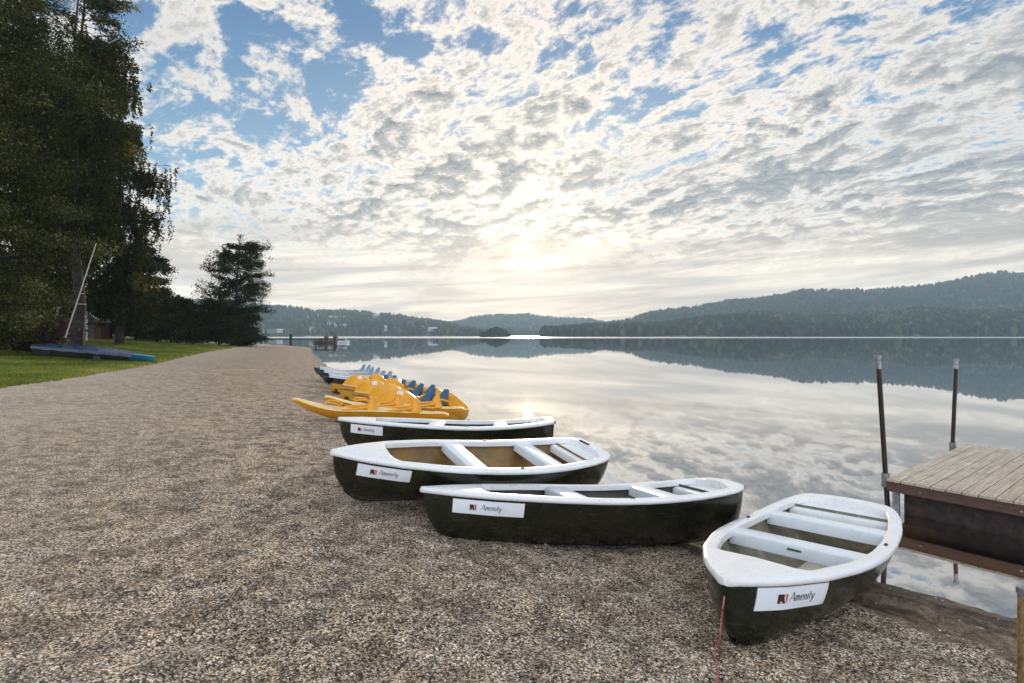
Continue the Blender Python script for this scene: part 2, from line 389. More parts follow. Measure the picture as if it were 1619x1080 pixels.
# ------------------------------------------------------------------ the ground
def build_ground():
    fine = np.linspace(-R(58), R(60), 900)
    coarse = np.linspace(R(60), 2 * pi - R(58), 60)[1:-1]
    ang = np.concatenate([fine, coarse])
    rr = np.concatenate([[.05, .5, 1.0], np.geomspace(1.5, 480, 760)])
    A, RR = np.meshgrid(ang, rr)
    X = RR * np.sin(A); Y = RR * np.cos(A)
    Z, S = ground(X, Y, True)
    na, nr = len(ang), len(rr)
    LS = sdist(X, Y, LAWN) + .22 * fbm(X * 1.1, Y * 1.1, 4, 91) + .10 * fbm(X * 6, Y * 6, 3, 92)
    Z = Z + np.clip(LS * .25, 0, .035)
    V = np.stack([X, Y, Z], -1).reshape(-1, 3)
    i = np.arange(nr - 1)[:, None] * na; k = np.arange(na)[None, :]; k2 = (k + 1) % na
    F = np.stack([i + k, i + k2, i + na + k2, i + na + k], -1).reshape(-1, 4)[:, ::-1]
    sand = np.clip(1.25 - np.abs(S - .2) / 1.15, 0, 1) * np.clip((X - 1.9) / .9, 0, 1)
    sand = np.where(S < 0, np.clip(1 + S * .1, 0, 1), sand)
    at_ = {'shore_dist': S.ravel(), 'sand': sand.ravel()}
    fl = LS.ravel()[F].mean(1) > 0
    dep = V[F][:, :, 2].max(1) > -3.5
    def sub(name, mask, mat_, atts):
        f = F[mask]; used, inv = np.unique(f, return_inverse=True)
        return np_mesh(name, V[used], inv.reshape(f.shape), mat_, None, True, None, {a: b[used] for a, b in atts.items()})
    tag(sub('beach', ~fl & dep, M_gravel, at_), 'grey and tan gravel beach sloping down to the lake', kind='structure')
    tag(sub('lawn', fl & dep, M_lawn, {}), 'green lawn at the top of the gravel beach', kind='structure')
LAWN_PX = [(-420, 690), (-200, 645), (0, 611), (60, 604), (120, 595), (190, 584), (245, 574), (290, 564), (330, 556), (370, 549.5), (403, 545.3)]
LAWN = [at(*p)[:2] for p in LAWN_PX]
LAWN = [(LAWN[0][0] - 3, LAWN[0][1] - 12)] + LAWN + [(LAWN[-1][0] - 3, LAWN[-1][1] + 6), (LAWN[-1][0] - 40, LAWN[-1][1] + 14), (-420, LAWN[-1][1] + 40)]
build_ground()
def build_grass():
    rng = np.random.default_rng(3)
    n = 420000
    r = np.exp(rng.uniform(np.log(10), np.log(75), n)); a = rng.uniform(-R(50), -R(18), n)
    X = r * np.sin(a); Y = r * np.cos(a)
    ls = sdist(X, Y, LAWN)
    k = (ls > -.25) & ((ls > .08) | (rng.random(n) < .35)) & (fbm(X * 1.2, Y * 1.2, 3, 4) > -.35)
    X, Y, ls, r = X[k], Y[k], ls[k], r[k]; n = len(X); Z = ground(X, Y)
    h = rng.uniform(.025, .075, n) * (1 + r / 60); w = h * .22 + r * .0002
    th = rng.uniform(0, 2 * pi, n); lx, ly = np.cos(th), np.sin(th); b = rng.uniform(-.5, .5, (n, 2))
    V = np.empty((n, 3, 3)); V[:, 0] = np.stack([X - lx * w, Y - ly * w, Z], 1); V[:, 1] = np.stack([X + lx * w, Y + ly * w, Z], 1)
    V[:, 2] = np.stack([X + b[:, 0] * h, Y + b[:, 1] * h, Z + h + .03], 1)
    t = np.clip(.45 + .5 * fbm(X * .6, Y * .6, 4, 9) + rng.normal(0, .16, n) + .25 * np.exp(-np.abs(ls) * 1.5), 0, 1)
    o = np_mesh('grass', V.reshape(-1, 3), np.arange(3 * n).reshape(-1, 3), M_blade, None, False, np.repeat(t, 3))
    tag(o, 'short green grass blades covering the lawn', 'grass', kind='stuff')
build_grass()

# pebbles lying loose on top of the gravel near the viewer
def build_pebbles():
    rng = np.random.default_rng(12)
    n = 26000
    r = np.exp(rng.uniform(np.log(2.2), np.log(11), n)); a = rng.uniform(-R(50), R(48), n)
    X = r * np.sin(a); Y = r * np.cos(a); Z, S = ground(X, Y, True)
    k = (S > .15) & ((S > 1.3) | (X < 1.8) | (rng.random(n) < .12)); X, Y, Z = X[k], Y[k], Z[k]; n = len(X)
    base = np.array([(1, 0, 0), (.5, .87, 0), (-.5, .87, 0), (-1, 0, 0), (-.5, -.87, 0), (.5, -.87, 0), (.45, .2, .8), (-.2, .45, .85), (-.25, -.4, .8)])
    F0 = np.array([(0, 1, 6), (1, 7, 6), (1, 2, 7), (2, 3, 7), (3, 8, 7), (3, 4, 8), (4, 5, 8), (5, 6, 8), (5, 0, 6), (6, 7, 8)])
    s = rng.gamma(4, .0011, n) + .0025; th = rng.uniform(0, 6.28, n); e = rng.uniform(.55, 1, n)
    x = base[None, :, 0] * s[:, None]; y = base[None, :, 1] * (s * e)[:, None]; z = base[None, :, 2] * (s * .7)[:, None]
    V = np.stack([X[:, None] + x * np.cos(th)[:, None] - y * np.sin(th)[:, None], Y[:, None] + x * np.sin(th)[:, None] + y * np.cos(th)[:, None], Z[:, None] + z - .001], -1)
    F = (F0[None] + 9 * np.arange(n)[:, None, None]).reshape(-1, 3)
    m = tintmat('loose_stones', [(0, (.05, .045, .04)), (.4, (.22, .20, .175)), (.75, (.45, .42, .38)), (1, (.72, .69, .64))], .8, 0)
    tag(np_mesh('pebbles', V.reshape(-1, 3), F, m, None, False, np.repeat(rng.random(n), 9)), 'loose small pebbles scattered over the gravel beach', 'pebbles', kind='stuff')
build_pebbles()

# ------------------------------------------------------------------ the lake
def build_lake():
    m = bpy.data.materials.new('lake_water'); m.use_nodes = True; nt = NT(m.node_tree); nt.n.clear()
    out = nt.node('ShaderNodeOutputMaterial'); p = nt.pos(); y = nt.sep(p)[1]
    w = nt.noise(nt.vm('MULTIPLY', p, (.30, .55, 1)), 1.1, 3, .55)
    w2 = nt.noise(nt.vm('MULTIPLY', p, (1, 1.6, 1)), 2.6, 2, .5)
    far = nt.mr(nt.m('ADD', y, nt.m('MULTIPLY', nt.noise(nt.vm('MULTIPLY', p, (.0012, .01, 1)), 1, 3, .5), 260)), 500, 560)
    h = nt.m('ADD', nt.m('MULTIPLY', w, .5), nt.m('MULTIPLY', w2, .12))
    b = nt.bump(h, .035, .05)
    gl = nt.node('ShaderNodeBsdfGlossy'); nt.put(gl.inputs['Color'], (.97, .985, 1, 1))
    nt.put(gl.inputs['Roughness'], nt.m('ADD', .012, nt.m("MULTIPLY", far, .20))); nt.put(gl.inputs['Normal'], b)
    tr = nt.node('ShaderNodeBsdfTransparent'); nt.put(tr.inputs[0], (.85, .78, .60, 1))
    fr = nt.node('ShaderNodeFresnel'); fr.inputs['IOR'].default_value = 1.36
    fac = nt.m('ADD', .54, nt.m('MULTIPLY', fr.outputs[0], .46), clamp=True)
    mx = nt.node('ShaderNodeMixShader'); nt.put(mx.inputs[0], fac); nt.l.new(tr.outputs[0], mx.inputs[1]); nt.l.new(gl.outputs[0], mx.inputs[2])
    nt.l.new(mx.outputs[0], out.inputs[0])
    o = MB().add([(-4400, -60, 0), (4400, -60, 0), (4400, 2750, 0), (-4400, 2750, 0)], [(0, 1, 2, 3)]).build('lake_water', m, recalc=False)
    tag(o, 'calm mirror-like lake reflecting the clouds', kind='structure')
    bed = MB().add([(-4450, -65, -3.6), (4450, -65, -3.6), (4450, 2780, -3.6), (-4450, 2780, -3.6)], [(0, 1, 2, 3)]).build('lake_bed', mat('lake_bed_mud', col=(.02, .018, .010), rough=.9), recalc=False)
    tag(bed, 'dark mud bed of the lake', kind='structure')
build_lake()

# ------------------------------------------------------------------ hills and forest
def hill(name, prof, d0, d1, label, seed, rough=.05, exps=1.0, back=500, n=260, trees=0, th=(9, 16), flabel=None, bare=None, tint_shift=0., wide=.33):
    px = np.array([p[0] for p in prof], float); py = np.array([p[1] for p in prof], float)
    U = np.linspace(px[0], px[-1], n); T = np.interp(U, px, py)
    T = np.maximum(CY - T, 0)                               # height above the horizon in photo pixels
    def D0(u): return np.interp(u, px, np.full(len(px), d0) if np.isscalar(d0) else d0)
    def D1(u): return np.interp(u, px, np.full(len(px), d1) if np.isscalar(d1) else d1)
    nv = 44
    vv = np.concatenate([np.linspace(-.04, 1, nv), np.linspace(1, 1.22 if np.max(d1) > 2000 else 1.6, 10)[1:]])
    def surf(u, v):
        d = D0(u) + (D1(u) - D0(u)) * v
        top = np.maximum(CY - np.interp(u, px, py), 0) / FPX * D1(u) + HC - .75 * (th[1] if trees else 0)
        prof_ = np.clip(v, 0, 1) ** exps
        z = top * np.where(v <= 1, prof_, 1 - .6 * np.maximum(v - 1, 0) ** 1.5)
        x = (u - CX) / FPX * d
        nz = fbm(x / 160, d / 160, 4, seed) * top * rough * np.clip(v * 3, 0, 1) * np.clip((1.35 - v) * 1.2, 0.25, 1)
        z = z + nz
        return x, d, np.where(v < 0, -2., np.maximum(z, .4))
    UU, VV = np.meshgrid(U, vv); x, y, z = surf(UU, VV)
    V = np.stack([x, y, z], -1).reshape(-1, 3); m = len(vv)
    i = np.arange(m - 1)[:, None] * n; k = np.arange(n - 1)[None]
    F = np.stack([i + k, i + k + 1, i + n + k + 1, i + n + k], -1).reshape(-1, 4)
    tag(np_mesh(name, V, F, M_hill, None, True), label, kind='structure')
    if trees:
        rng = np.random.default_rng(seed)
        u = rng.uniform(px[0], px[-1], trees); v = rng.random(trees) ** .8 * 1.06
        x, y, z = surf(u, v)
        if bare is not None:
            kk = np.ones(trees, bool)
            for (bx, by, rx, ry) in bare:
                ppy = CY - (z - HC) / y * FPX
                kk &= ((u - bx) / rx) ** 2 + ((ppy - by) / ry) ** 2 > 1 + .5 * rng.normal(size=trees)
            x, y, z, u = x[kk], y[kk], z[kk], u[kk]
        N = len(x)
        H = rng.uniform(th[0], th[1], N) * (1 + .25 * fbm(x / 60, y / 60, 2, seed + 5)); con = rng.random(N) < .6
        W = np.where(con, H * rng.uniform(.16, .24, N), H * rng.uniform(.28, .42, N)) * (wide / .33)
        rings = [(.0, .75), (.28, 1.0), (.62, .62), (.86, .30)]
        K = 6; Vt = np.empty((N, 4 * K + 1, 3)); an0 = rng.uniform(0, 6.28, N)
        for ri, (hh, ww) in enumerate(rings):
            for q in range(K):
                a = an0 + q * 2 * pi / K + ri * .5
                wv = np.where(con, ww, [.55, 1., .95, .6][ri]) * W * rng.uniform(.7, 1.25, N)
                Vt[:, ri * K + q, 0] = x + np.cos(a) * wv; Vt[:, ri * K + q, 1] = y + np.sin(a) * wv
                Vt[:, ri * K + q, 2] = z - 1 + hh * H + rng.uniform(-.05, .05, N) * H
        Vt[:, -1] = np.stack([x, y, z - 1 + H], 1)
        Ft = []
        for ri in range(3):
            for q in range(K):
                q2 = (q + 1) % K; Ft += [(ri * K + q, ri * K + q2, (ri + 1) * K + q2), (ri * K + q, (ri + 1) * K + q2, (ri + 1) * K + q)]
        for q in range(K): Ft.append((3 * K + q, 3 * K + (q + 1) % K, 4 * K))
        Ft = np.array(Ft); F = (Ft[None] + (4 * K + 1) * np.arange(N)[:, None, None]).reshape(-1, 3)
        t = np.clip(np.where(con, .25, .62) + rng.normal(0, .16, N) + .3 * fbm(x / 90, y / 90, 3, seed + 9) + tint_shift, 0, 1)
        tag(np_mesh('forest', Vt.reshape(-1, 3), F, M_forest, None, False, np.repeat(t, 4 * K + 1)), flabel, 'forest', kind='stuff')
    return surf
RP = [(858, 531), (875, 525), (889, 521), (912, 517), (939, 512), (973, 507.5), (1001, 501), (1030, 491), (1062, 488), (1107, 481.5), (1156, 471.6), (1198, 471), (1240, 463), (1270, 456),
      (1316, 455.6), (1368, 455.6), (1433, 451.8), (1472, 448), (1510, 439), (1557, 431), (1583, 427), (1640, 434), (1760, 440), (2050, 470)]
hill('far_right_hill', RP, [850] * 5 + [1150] * 19, [1150] * 5 + [1750] * 19, 'high wooded ridge across the lake on the right', 11, .04, .9, trees=11000, th=(11, 19), flabel='dark woods along the high right ridge across the lake')
RL = [(856, 531.4), (880, 524), (905, 520), (940, 514), (985, 510), (1052, 508), (1112, 500), (1186, 492), (1240, 493), (1278, 497), (1330, 495), (1381, 494), (1459, 484), (1536, 488), (1619, 485), (1760, 488), (2050, 500)]
S_low = hill('near_right_hill', RL, 760, 1000, 'lower wooded shore slope across the lake on the right', 23, .06, .8, trees=9000, th=(9, 15),
             flabel='mixed woods along the right shore below the ridge', bare=[(1283, 503, 14, 6), (1402, 503, 12, 5), (1370, 496, 9, 3), (1310, 523, 40, 3), (1600, 510, 16, 3)], tint_shift=.1)
LP = [(-500, 440), (-100, 452), (200, 466), (300, 470), (360, 474), (419, 480), (467, 484.5), (500, 489), (544.5, 488), (573, 491), (611, 494.5), (645, 498), (678, 503), (711, 508), (729, 513), (756, 519), (772, 523), (790, 527), (803, 531)]
S_left = hill('left_hill', LP, 1000, 1700, 'long hillside with scattered houses across the lake on the left', 37, .05, .9, trees=11000, th=(9, 17),
              flabel='scattered woods on the left hillside among houses', bare=[(520, 504, 45, 4), (525, 517, 24, 4), (595, 503, 12, 4), (440, 524, 40, 5), (495, 522, 10, 5), (612, 524, 12, 4), (680, 524, 18, 4)], tint_shift=.12)
hill('middle_far_hill', [(640, 527), (700, 509), (732, 504), (745, 499.4), (767, 497), (796, 495.4), (836.5, 494), (852, 497), (877, 500.7), (909, 500.7), (933, 502), (960, 508), (1010, 520), (1060, 529)], 1900, 2600,
     'pale distant hill at the end of the lake', 51, .03, .9, trees=3500, th=(8, 13), back=300, flabel='faint woods on the distant middle hill')
hill('middle_shore_rise', [(770, 530), (800, 519), (815, 517), (835, 522), (860, 530)], 1500, 1750, 'hazy low rise on the shore in the middle distance', 61, .05, .8, trees=700, th=(10, 16), flabel='hazy woods on the low rise in the middle distance')
hill('wooded_point', [(762, 530), (770, 522), (776, 518), (784, 516), (794, 519), (800, 523), (803, 531)], 640, 690, 'small point of land with brownish trees', 71, .05, .5, trees=260, th=(5, 8), flabel='brownish trees on the small point left of the sun', tint_shift=-.2, wide=.42)

# houses on the far slopes
house0 = None
def house(surf, px, py, w, h, label, group, roof=None, wide=1.):
    # find where the slope shows at that pixel
    best = None
    for v in np.linspace(0, 1, 160):
        x, y, z = surf(np.array([float(px)]), np.array([v]))
        ppy = CY - (z[0] - HC) / y[0] * FPX
        if best is None or abs(ppy - py) < best[0]: best = (abs(ppy - py), x[0], y[0], z[0])
    _, x, y, z = best
    k = y / FPX; W = w * k; Hh = h * k; D = W * .7
    t = empty('house', (x, y - 6, z + 1.0 + 0 * Hh), (0, 0, random.uniform(-.3, .3)), label, 'house', group)
    MB().box((0, 0, Hh * .3 - 4), (W, D, Hh * .6 + 8)).build('wall', M_hwall, t)
    rf = MB(); a, b = W / 2 * 1.08, D / 2 * 1.12; z0 = Hh * .6; z1 = Hh
    rf.add([(-a, -b, z0), (a, -b, z0), (a, b, z0), (-a, b, z0), (-a, 0, z1), (a, 0, z1)], [(0, 1, 5, 4), (2, 3, 4, 5), (0, 4, 3), (1, 2, 5), (0, 3, 2, 1)])
    rf.build('roof', roof or M_hroof, t)
    nw = max(2, int(W / 5))
    for i in range(nw):
        MB().box((-W / 2 + (i + .5) * W / nw, -D / 2 - .05, Hh * .32), (W / nw * .4, .2, Hh * .22)).build('window', M_hwin, t)
    return t
G = 'houses on the left hillside'
pos_w = ['leftmost', 'second from left', 'third from left', 'fourth from left', 'fifth from left', 'sixth from left', 'seventh from left', 'eighth from left']
rows = [('upper row on the left hillside', [(488, 503, 5, 3), (505, 500, 6, 3.6), (514, 503, 6, 3.6), (524, 502, 6, 3.4), (533, 504, 7, 3), (545, 503, 9, 3), (586, 505, 6, 3.4), (596, 501, 9, 4)]),
        ('middle row on the left hillside', [(444, 506, 6, 4), (505, 516, 9, 3.2), (520, 513, 4, 5), (528, 514, 12, 4), (536, 518, 10, 4), (546, 515, 6, 3), (558, 517, 6, 3), (640, 512, 6, 2.4)]),
        ('shore row below the left hillside', [(418, 526, 9, 4), (446, 525, 11, 4), (497, 523, 10, 6), (600, 525, 7, 4), (611, 523, 4, 8), (628, 524, 10, 6), (669, 522, 5, 6), (685, 524, 13, 6)])]
for rn, rl in rows:
    for i, (a, b, c, d) in enumerate(rl):
        house(S_left, a, b, c, d, f'small pale house, {pos_w[i]} in the {rn}', G, M_hroof2 if (i % 3 == 1) else M_hroof)
house(S_low, 1370, 492, 14, 6, 'white house alone on the wooded right slope', 'houses on the right slope', M_hroof2)
house(S_low, 1342, 523, 6, 6, 'small grey house low by the right shore', 'houses on the right slope')
house(S_low, 1608, 511, 8, 4, 'small pale house near the right edge of the far slope', 'houses on the right slope')

# ------------------------------------------------------------------ trees
def leaves_mesh(name, P, size, T, m, parent, rng, droop=0., aspect=1.6):
    n = len(P); s = size * rng.uniform(.6, 1.35, n)
    a = rng.normal(size=(n, 3)); a[:, 2] -= droop; a /= np.linalg.norm(a, axis=1)[:, None]
    b = np.cross(a, rng.normal(size=(n, 3))); b /= np.linalg.norm(b, axis=1)[:, None]
    V = np.empty((n, 4, 3)); V[:, 0] = P; V[:, 1] = P + a * (s * .5)[:, None] + b * (s * .5 / aspect)[:, None]
    V[:, 2] = P + a * s[:, None]; V[:, 3] = P + a * (s * .5)[:, None] - b * (s * .5 / aspect)[:, None]
    return np_mesh(name, V.reshape(-1, 3), np.arange(4 * n).reshape(-1, 4), m, parent, False, np.repeat(np.clip(T, 0, 1), 4))
def tree(name, x, y, height, radf, label, cat='tree', m=None, n_leaf=40000, leaf=.14, limbs=40, seed=1, droop=0., strand=0., h0=.08, gap=.0, trunk_r=.2, group=None, cl=.35, up=.35, lean=(0, 0), z=None, sub=7, yellow=0.):
    rng = np.random.default_rng(seed); z = gz(x, y) - .05 if z is None else z
    t = empty(name, (x, y, z), (0, 0, 0), label, cat, group)
    mb = MB(); H = height
    ph = np.linspace(0, 1, 9); wob = rng.normal(0, .005 * H, (9, 2)); wob[0] = 0
    tp = [(wob[i, 0] + lean[0] * h, wob[i, 1] + lean[1] * h, h * H * .985) for i, h in enumerate(ph)]
    mb.tube(tp, [trunk_r * (1.25 if h == 0 else 1) * (1 - h * .9) + .015 for h in ph], 8)
    P = [tpos_ for tpos_ in [Vector(tp[-1]) - Vector((0, 0, k * .25)) for k in range(6)]]; W = [.35 + .1 * k for k in range(6)]
    def tpos(h): return Vector((np.interp(h, ph, [p[0] for p in tp]), np.interp(h, ph, [p[1] for p in tp]), h * H * .96))
    for i in range(limbs):
        h = h0 + (1 - h0) * (i + rng.random()) / limbs * .97
        az = rng.uniform(0, 2 * pi); rad = radf(h, az) * rng.uniform(.72, 1.12)
        if rad < .15: continue
        st = tpos(h * .94); rise = up * rad * (1 - .3 * h); n = 7
        L = []
        for j in range(n + 1):
            q = j / n
            L.append(st + Vector((cos(az) * rad * q, sin(az) * rad * q, rise * (q - .55 * q * q * (1 + droop)) )) + Vector(rng.normal(0, .035 * rad * q, 3)))
        mb.tube(L, [max(.012, trunk_r * .36 * (1 - h * .6) * (1 - q_ / n) ** .8) for q_ in range(n + 1)], 5)
        for j in range(sub):
            q = .18 + .82 * (j + rng.random()) / sub; a = min(int(q * n), n - 1); p0 = L[a].lerp(L[a + 1], q * n - a)
            az2 = az + rng.choice([-1, 1]) * rng.uniform(.4, 1.3); l2 = rad * rng.uniform(.16, .4) * (1.15 - .5 * q) + .2
            p1 = p0 + Vector((cos(az2) * l2, sin(az2) * l2, l2 * rng.uniform(-.25, .45) - droop * l2 * .5))
            mb.tube([p0, p0.lerp(p1, .5) + Vector((0, 0, .06 * l2)), p1], [.018 + .01 * trunk_r * 5, .012, .006], 4, cap=False)
            for w_ in (.35, .7, 1.):
                c = p0.lerp(p1, w_); P.append(c); W.append(l2 * .5 + cl)
    P = np.array([tuple(p) for p in P]); W = np.array(W)
    if gap:
        k = fbm(P[:, 0] * .5 + P[:, 1] * .3, P[:, 2] * .5, 3, seed + 3) > -1 + gap; P, W = P[k], W[k]
    idx = rng.integers(0, len(P), n_leaf); base = P[idx]
    tc = (.55 * fbm(P[:, 0] * .4 + P[:, 1] * .4, P[:, 2] * .5, 3, seed + 6) + rng.normal(0, .15, len(P)))[idx]
    Q = base + rng.normal(0, 1, (n_leaf, 3)) * (W[idx] * .33)[:, None] * np.array([1, 1, .62])
    if strand:
        kp = rng.permutation(len(P))[:max(8, int(len(P) * .55))]; idx = kp[rng.integers(0, len(kp), n_leaf)]; base = P[idx]; tc = tc[rng.integers(0, n_leaf, n_leaf)] * 0 + (.25 * fbm(base[:, 0] * .4, base[:, 2] * .4, 2, seed + 6)); sid = rng.integers(0, 2, n_leaf); off = _h(idx.astype(float), sid.astype(float), seed) * 2 - 1; off2 = _h(sid.astype(float), idx.astype(float), seed + 1) * 2 - 1
        ln = (_h(idx.astype(float), sid.astype(float), seed + 2) * .8 + .2) * strand
        Q = base + np.stack([off * W[idx] * .9, off2 * W[idx] * .9, -ln * rng.random(n_leaf)], 1) + rng.normal(0, .075, (n_leaf, 3))
    Q[:, 2] = np.maximum(Q[:, 2], .12)
    T = .42 + tc + rng.normal(0, .16, n_leaf)
    if yellow:
        T = np.where(fbm(Q[:, 0] * .35 + 7, Q[:, 2] * .35, 2, seed + 8) > yellow, T + .38, T)
    mb.build('trunk', M_bark, t, smooth=True, recalc=False)
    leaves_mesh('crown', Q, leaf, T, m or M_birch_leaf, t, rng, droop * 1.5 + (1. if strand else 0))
    return t
def place(px, d): return (px - CX) / FPX * d, d
def prof(pts, left=1., right=1.):
    hs = [p[0] for p in pts]; rs = [p[1] for p in pts]; ls = [p[2] if len(p) > 2 else p[1] for p in pts]
    def f(h, az):
        c = cos(az); r = np.interp(h, hs, rs); l = np.interp(h, hs, ls)
        if c >= 0: return (c * c) * r + (1 - c * c) * (r + l) / 2
        return (c * c) * l + (1 - c * c) * (r + l) / 2
    return f
# lone tree on the spit
lx, ly, _ = at(352, 546)
kx = ly / FPX
tree('shore_tree', lx + 14 * kx, ly, 178 * kx, prof([(0, 10 * kx, 20 * kx), (.06, 34 * kx, 40 * kx), (.2, 36 * kx, 54 * kx), (.36, 52 * kx, 56 * kx), (.42, 56 * kx, 50 * kx), (.5, 46 * kx, 54 * kx), (.56, 42 * kx, 20 * kx), (.62, 50 * kx, 34 * kx), (.68, 48 * kx, 52 * kx), (.76, 50 * kx, 60 * kx), (.82, 36 * kx, 34 * kx), (.87, 44 * kx, 20 * kx), (.94, 34 * kx, 34 * kx), (1, 14 * kx)]),
     'tall ragged tree standing alone where beach meets lawn', n_leaf=42000, leaf=.19, limbs=110, seed=5, h0=.03, gap=.4, up=.75, trunk_r=.2, cl=.34, m=M_dark_leaf, sub=6, lean=(1.2, 0))
bx, by = place(346, ly - 1.5)
tree('shore_bush', bx, by, 5.6, prof([(0, 4.2, 3.0), (.3, 4.6, 3.4), (.7, 3.4, 3.2), (1, 1.6)]), 'dense dark bush at the foot of the lone tree', 'bush', M_dark_leaf, 22000, .22, 40, 15, h0=.02, trunk_r=.1, cl=.5)
bx, by = place(392, ly + 2)
tree('shore_bush', bx, by, 2.6, prof([(0, 1.8), (.5, 2.3), (1, 1)]), 'low dark bush right of the lone tree', 'bush', M_dark_leaf, 7000, .2, 22, 16, h0=.02, trunk_r=.06, cl=.4)
# big trees on the left
x, y = place(-60, 25)
tree('broadleaf_tree', x, y, 19, prof([(0, 2.6), (.08, 3.4), (.2, 4.3), (.5, 4.6), (.8, 4.4), (1, 3)]), 'huge broadleaf tree at the left edge with branches reaching the lawn', m=M_broad_leaf, n_leaf=190000, leaf=.105, limbs=130, seed=21, h0=.03, trunk_r=.32, cl=.45, up=.2, sub=8)
x, y, _ = at(122, 538)
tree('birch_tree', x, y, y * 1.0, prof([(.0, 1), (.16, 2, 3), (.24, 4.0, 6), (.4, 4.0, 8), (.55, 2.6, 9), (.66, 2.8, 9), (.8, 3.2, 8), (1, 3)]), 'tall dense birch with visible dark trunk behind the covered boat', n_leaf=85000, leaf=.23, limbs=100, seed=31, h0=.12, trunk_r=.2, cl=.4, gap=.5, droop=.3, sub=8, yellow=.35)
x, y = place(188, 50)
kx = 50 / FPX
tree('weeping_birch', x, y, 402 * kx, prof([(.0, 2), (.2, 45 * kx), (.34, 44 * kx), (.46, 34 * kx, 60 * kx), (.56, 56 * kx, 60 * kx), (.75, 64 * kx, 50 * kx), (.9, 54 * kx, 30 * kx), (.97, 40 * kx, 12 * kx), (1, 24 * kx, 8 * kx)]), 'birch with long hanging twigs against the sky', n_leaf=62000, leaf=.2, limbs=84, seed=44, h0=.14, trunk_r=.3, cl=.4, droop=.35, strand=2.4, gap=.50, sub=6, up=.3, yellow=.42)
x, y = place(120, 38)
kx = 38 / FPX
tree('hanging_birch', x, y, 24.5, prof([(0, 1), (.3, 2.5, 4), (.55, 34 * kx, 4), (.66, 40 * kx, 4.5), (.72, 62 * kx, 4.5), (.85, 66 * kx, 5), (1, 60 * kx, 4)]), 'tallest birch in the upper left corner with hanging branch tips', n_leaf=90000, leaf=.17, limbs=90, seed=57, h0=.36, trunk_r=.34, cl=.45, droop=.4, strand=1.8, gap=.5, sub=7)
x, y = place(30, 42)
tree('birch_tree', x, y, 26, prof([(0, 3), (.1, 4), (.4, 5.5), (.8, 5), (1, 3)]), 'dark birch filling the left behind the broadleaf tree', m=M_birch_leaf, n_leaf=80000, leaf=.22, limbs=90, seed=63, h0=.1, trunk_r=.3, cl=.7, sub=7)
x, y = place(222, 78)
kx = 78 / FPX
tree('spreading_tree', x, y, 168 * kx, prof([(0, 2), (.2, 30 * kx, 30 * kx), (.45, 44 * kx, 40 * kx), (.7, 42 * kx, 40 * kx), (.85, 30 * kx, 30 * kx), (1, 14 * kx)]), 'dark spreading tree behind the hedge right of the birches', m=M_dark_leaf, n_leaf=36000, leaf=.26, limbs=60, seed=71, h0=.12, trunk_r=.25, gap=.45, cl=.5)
for i, (px, d, h, w, lb) in enumerate([(176, 72, 6.2, 3.4, 'dark bush beside the red hut'), (214, 74, 7.0, 3.6, 'tall dark bush right of the red hut'), (248, 70, 7.4, 3.2, 'rounded dark bush in the middle of the hedge'),
                                       (280, 68, 6.0, 2.8, 'rounded greener bush at the right end of the hedge'), (120, 92, 9, 6, 'shadowy bush behind the birch trunk'), (60, 88, 10, 6, 'shadowy bush at the back of the lawn on the left'), (5, 60, 8, 6, 'dark thicket behind the broadleaf tree')]):
    x, y = place(px, d)
    tree('bush', x, y, h, prof([(0, w), (.3, w * 1.1), (.7, w * .85), (1, w * .35)]), lb, 'bush', M_dark_leaf if i != 3 else M_birch_leaf, 22000, .24, 44, 80 + i, h0=.02, trunk_r=.12, cl=.6, group='bushes at the back of the lawn')
x, y = place(70, 29)
tree('maroon_bush', x, y, 2.3, prof([(0, 1.0), (.5, 1.3), (1, .5)]), 'dark red-leaved bush behind the covered boat', 'bush', M_red_leaf, 12000, .085, 30, 99, h0=.03, trunk_r=.05, cl=.22)
x, y = place(20, 31)
tree('maroon_bush', x, y, 2.5, prof([(0, 1.2), (.5, 1.4), (1, .5)]), 'dark red-leaved bush at the left edge of the picture', 'bush', M_red_leaf, 12000, .09, 30, 98, h0=.03, trunk_r=.05, cl=.22)

# ------------------------------------------------------------------ rowing boats
L, BEAM, GB, GM, GS = 3.1, 1.127, .506, .503, .643
A1, A2 = 1.30, 2.25
gt = [0, .012, .03, .06, .1, .2, .35, .5, .65, .8, .9, .95, .98, 1.0]; gv = [0.03, .11, .19, .31, .45, .70, .92, 1, 1, .95, .86, .78, .70, .60]
def bw(x): return BEAM / 2 * float(np.interp(x / L, gt, gv))
def sheer(x):
    t = x / L
    return GM + (GB - GM) * (1 - t / .5) ** 2 if t < .5 else GM + (GS - GM) * ((t - .5) / .5) ** 2
def keel(x):
    if x < .40: return GB * (1 - sqrt(max(0, 1 - ((.40 - x) / .40) ** 2))) * .96
    t = x / L
    return .10 * max(0, (t - .62) / .38) ** 2
def gsec(u): return (1 - (1 - min(max(u, 0), 1)) ** 2.1) ** .58 * (.93 + .07 * u)
def hully(x, z):
    k = keel(x); s = sheer(x)
    return bw(x) * gsec((z - k) / max(s - k, 1e-4))
XS = [0, .004, .015, .035, .06, .1, .15, .2, .26, .32, .38, .45, .55, .7, .85, 1.0, 1.2, 1.4, 1.6, 1.8, 2.0, 2.2, 2.4, 2.55, 2.7, 2.8, 2.88, 2.95, 3.0, 3.04, 3.07, 3.09, 3.1]
def half(x, off=0., top=0., n=12, wo=0.):
    k = keel(x) + off; s = sheer(x) - top; pts = []
    for j in range(n + 1):
        u = 1 - (1 - (j / n)) ** 1.0; u = (j / n) ** 1.6
        pts.append((max(0, bw(x) * gsec(u) - wo * min(1, u * 4)), k + (s - k) * u))
    return pts
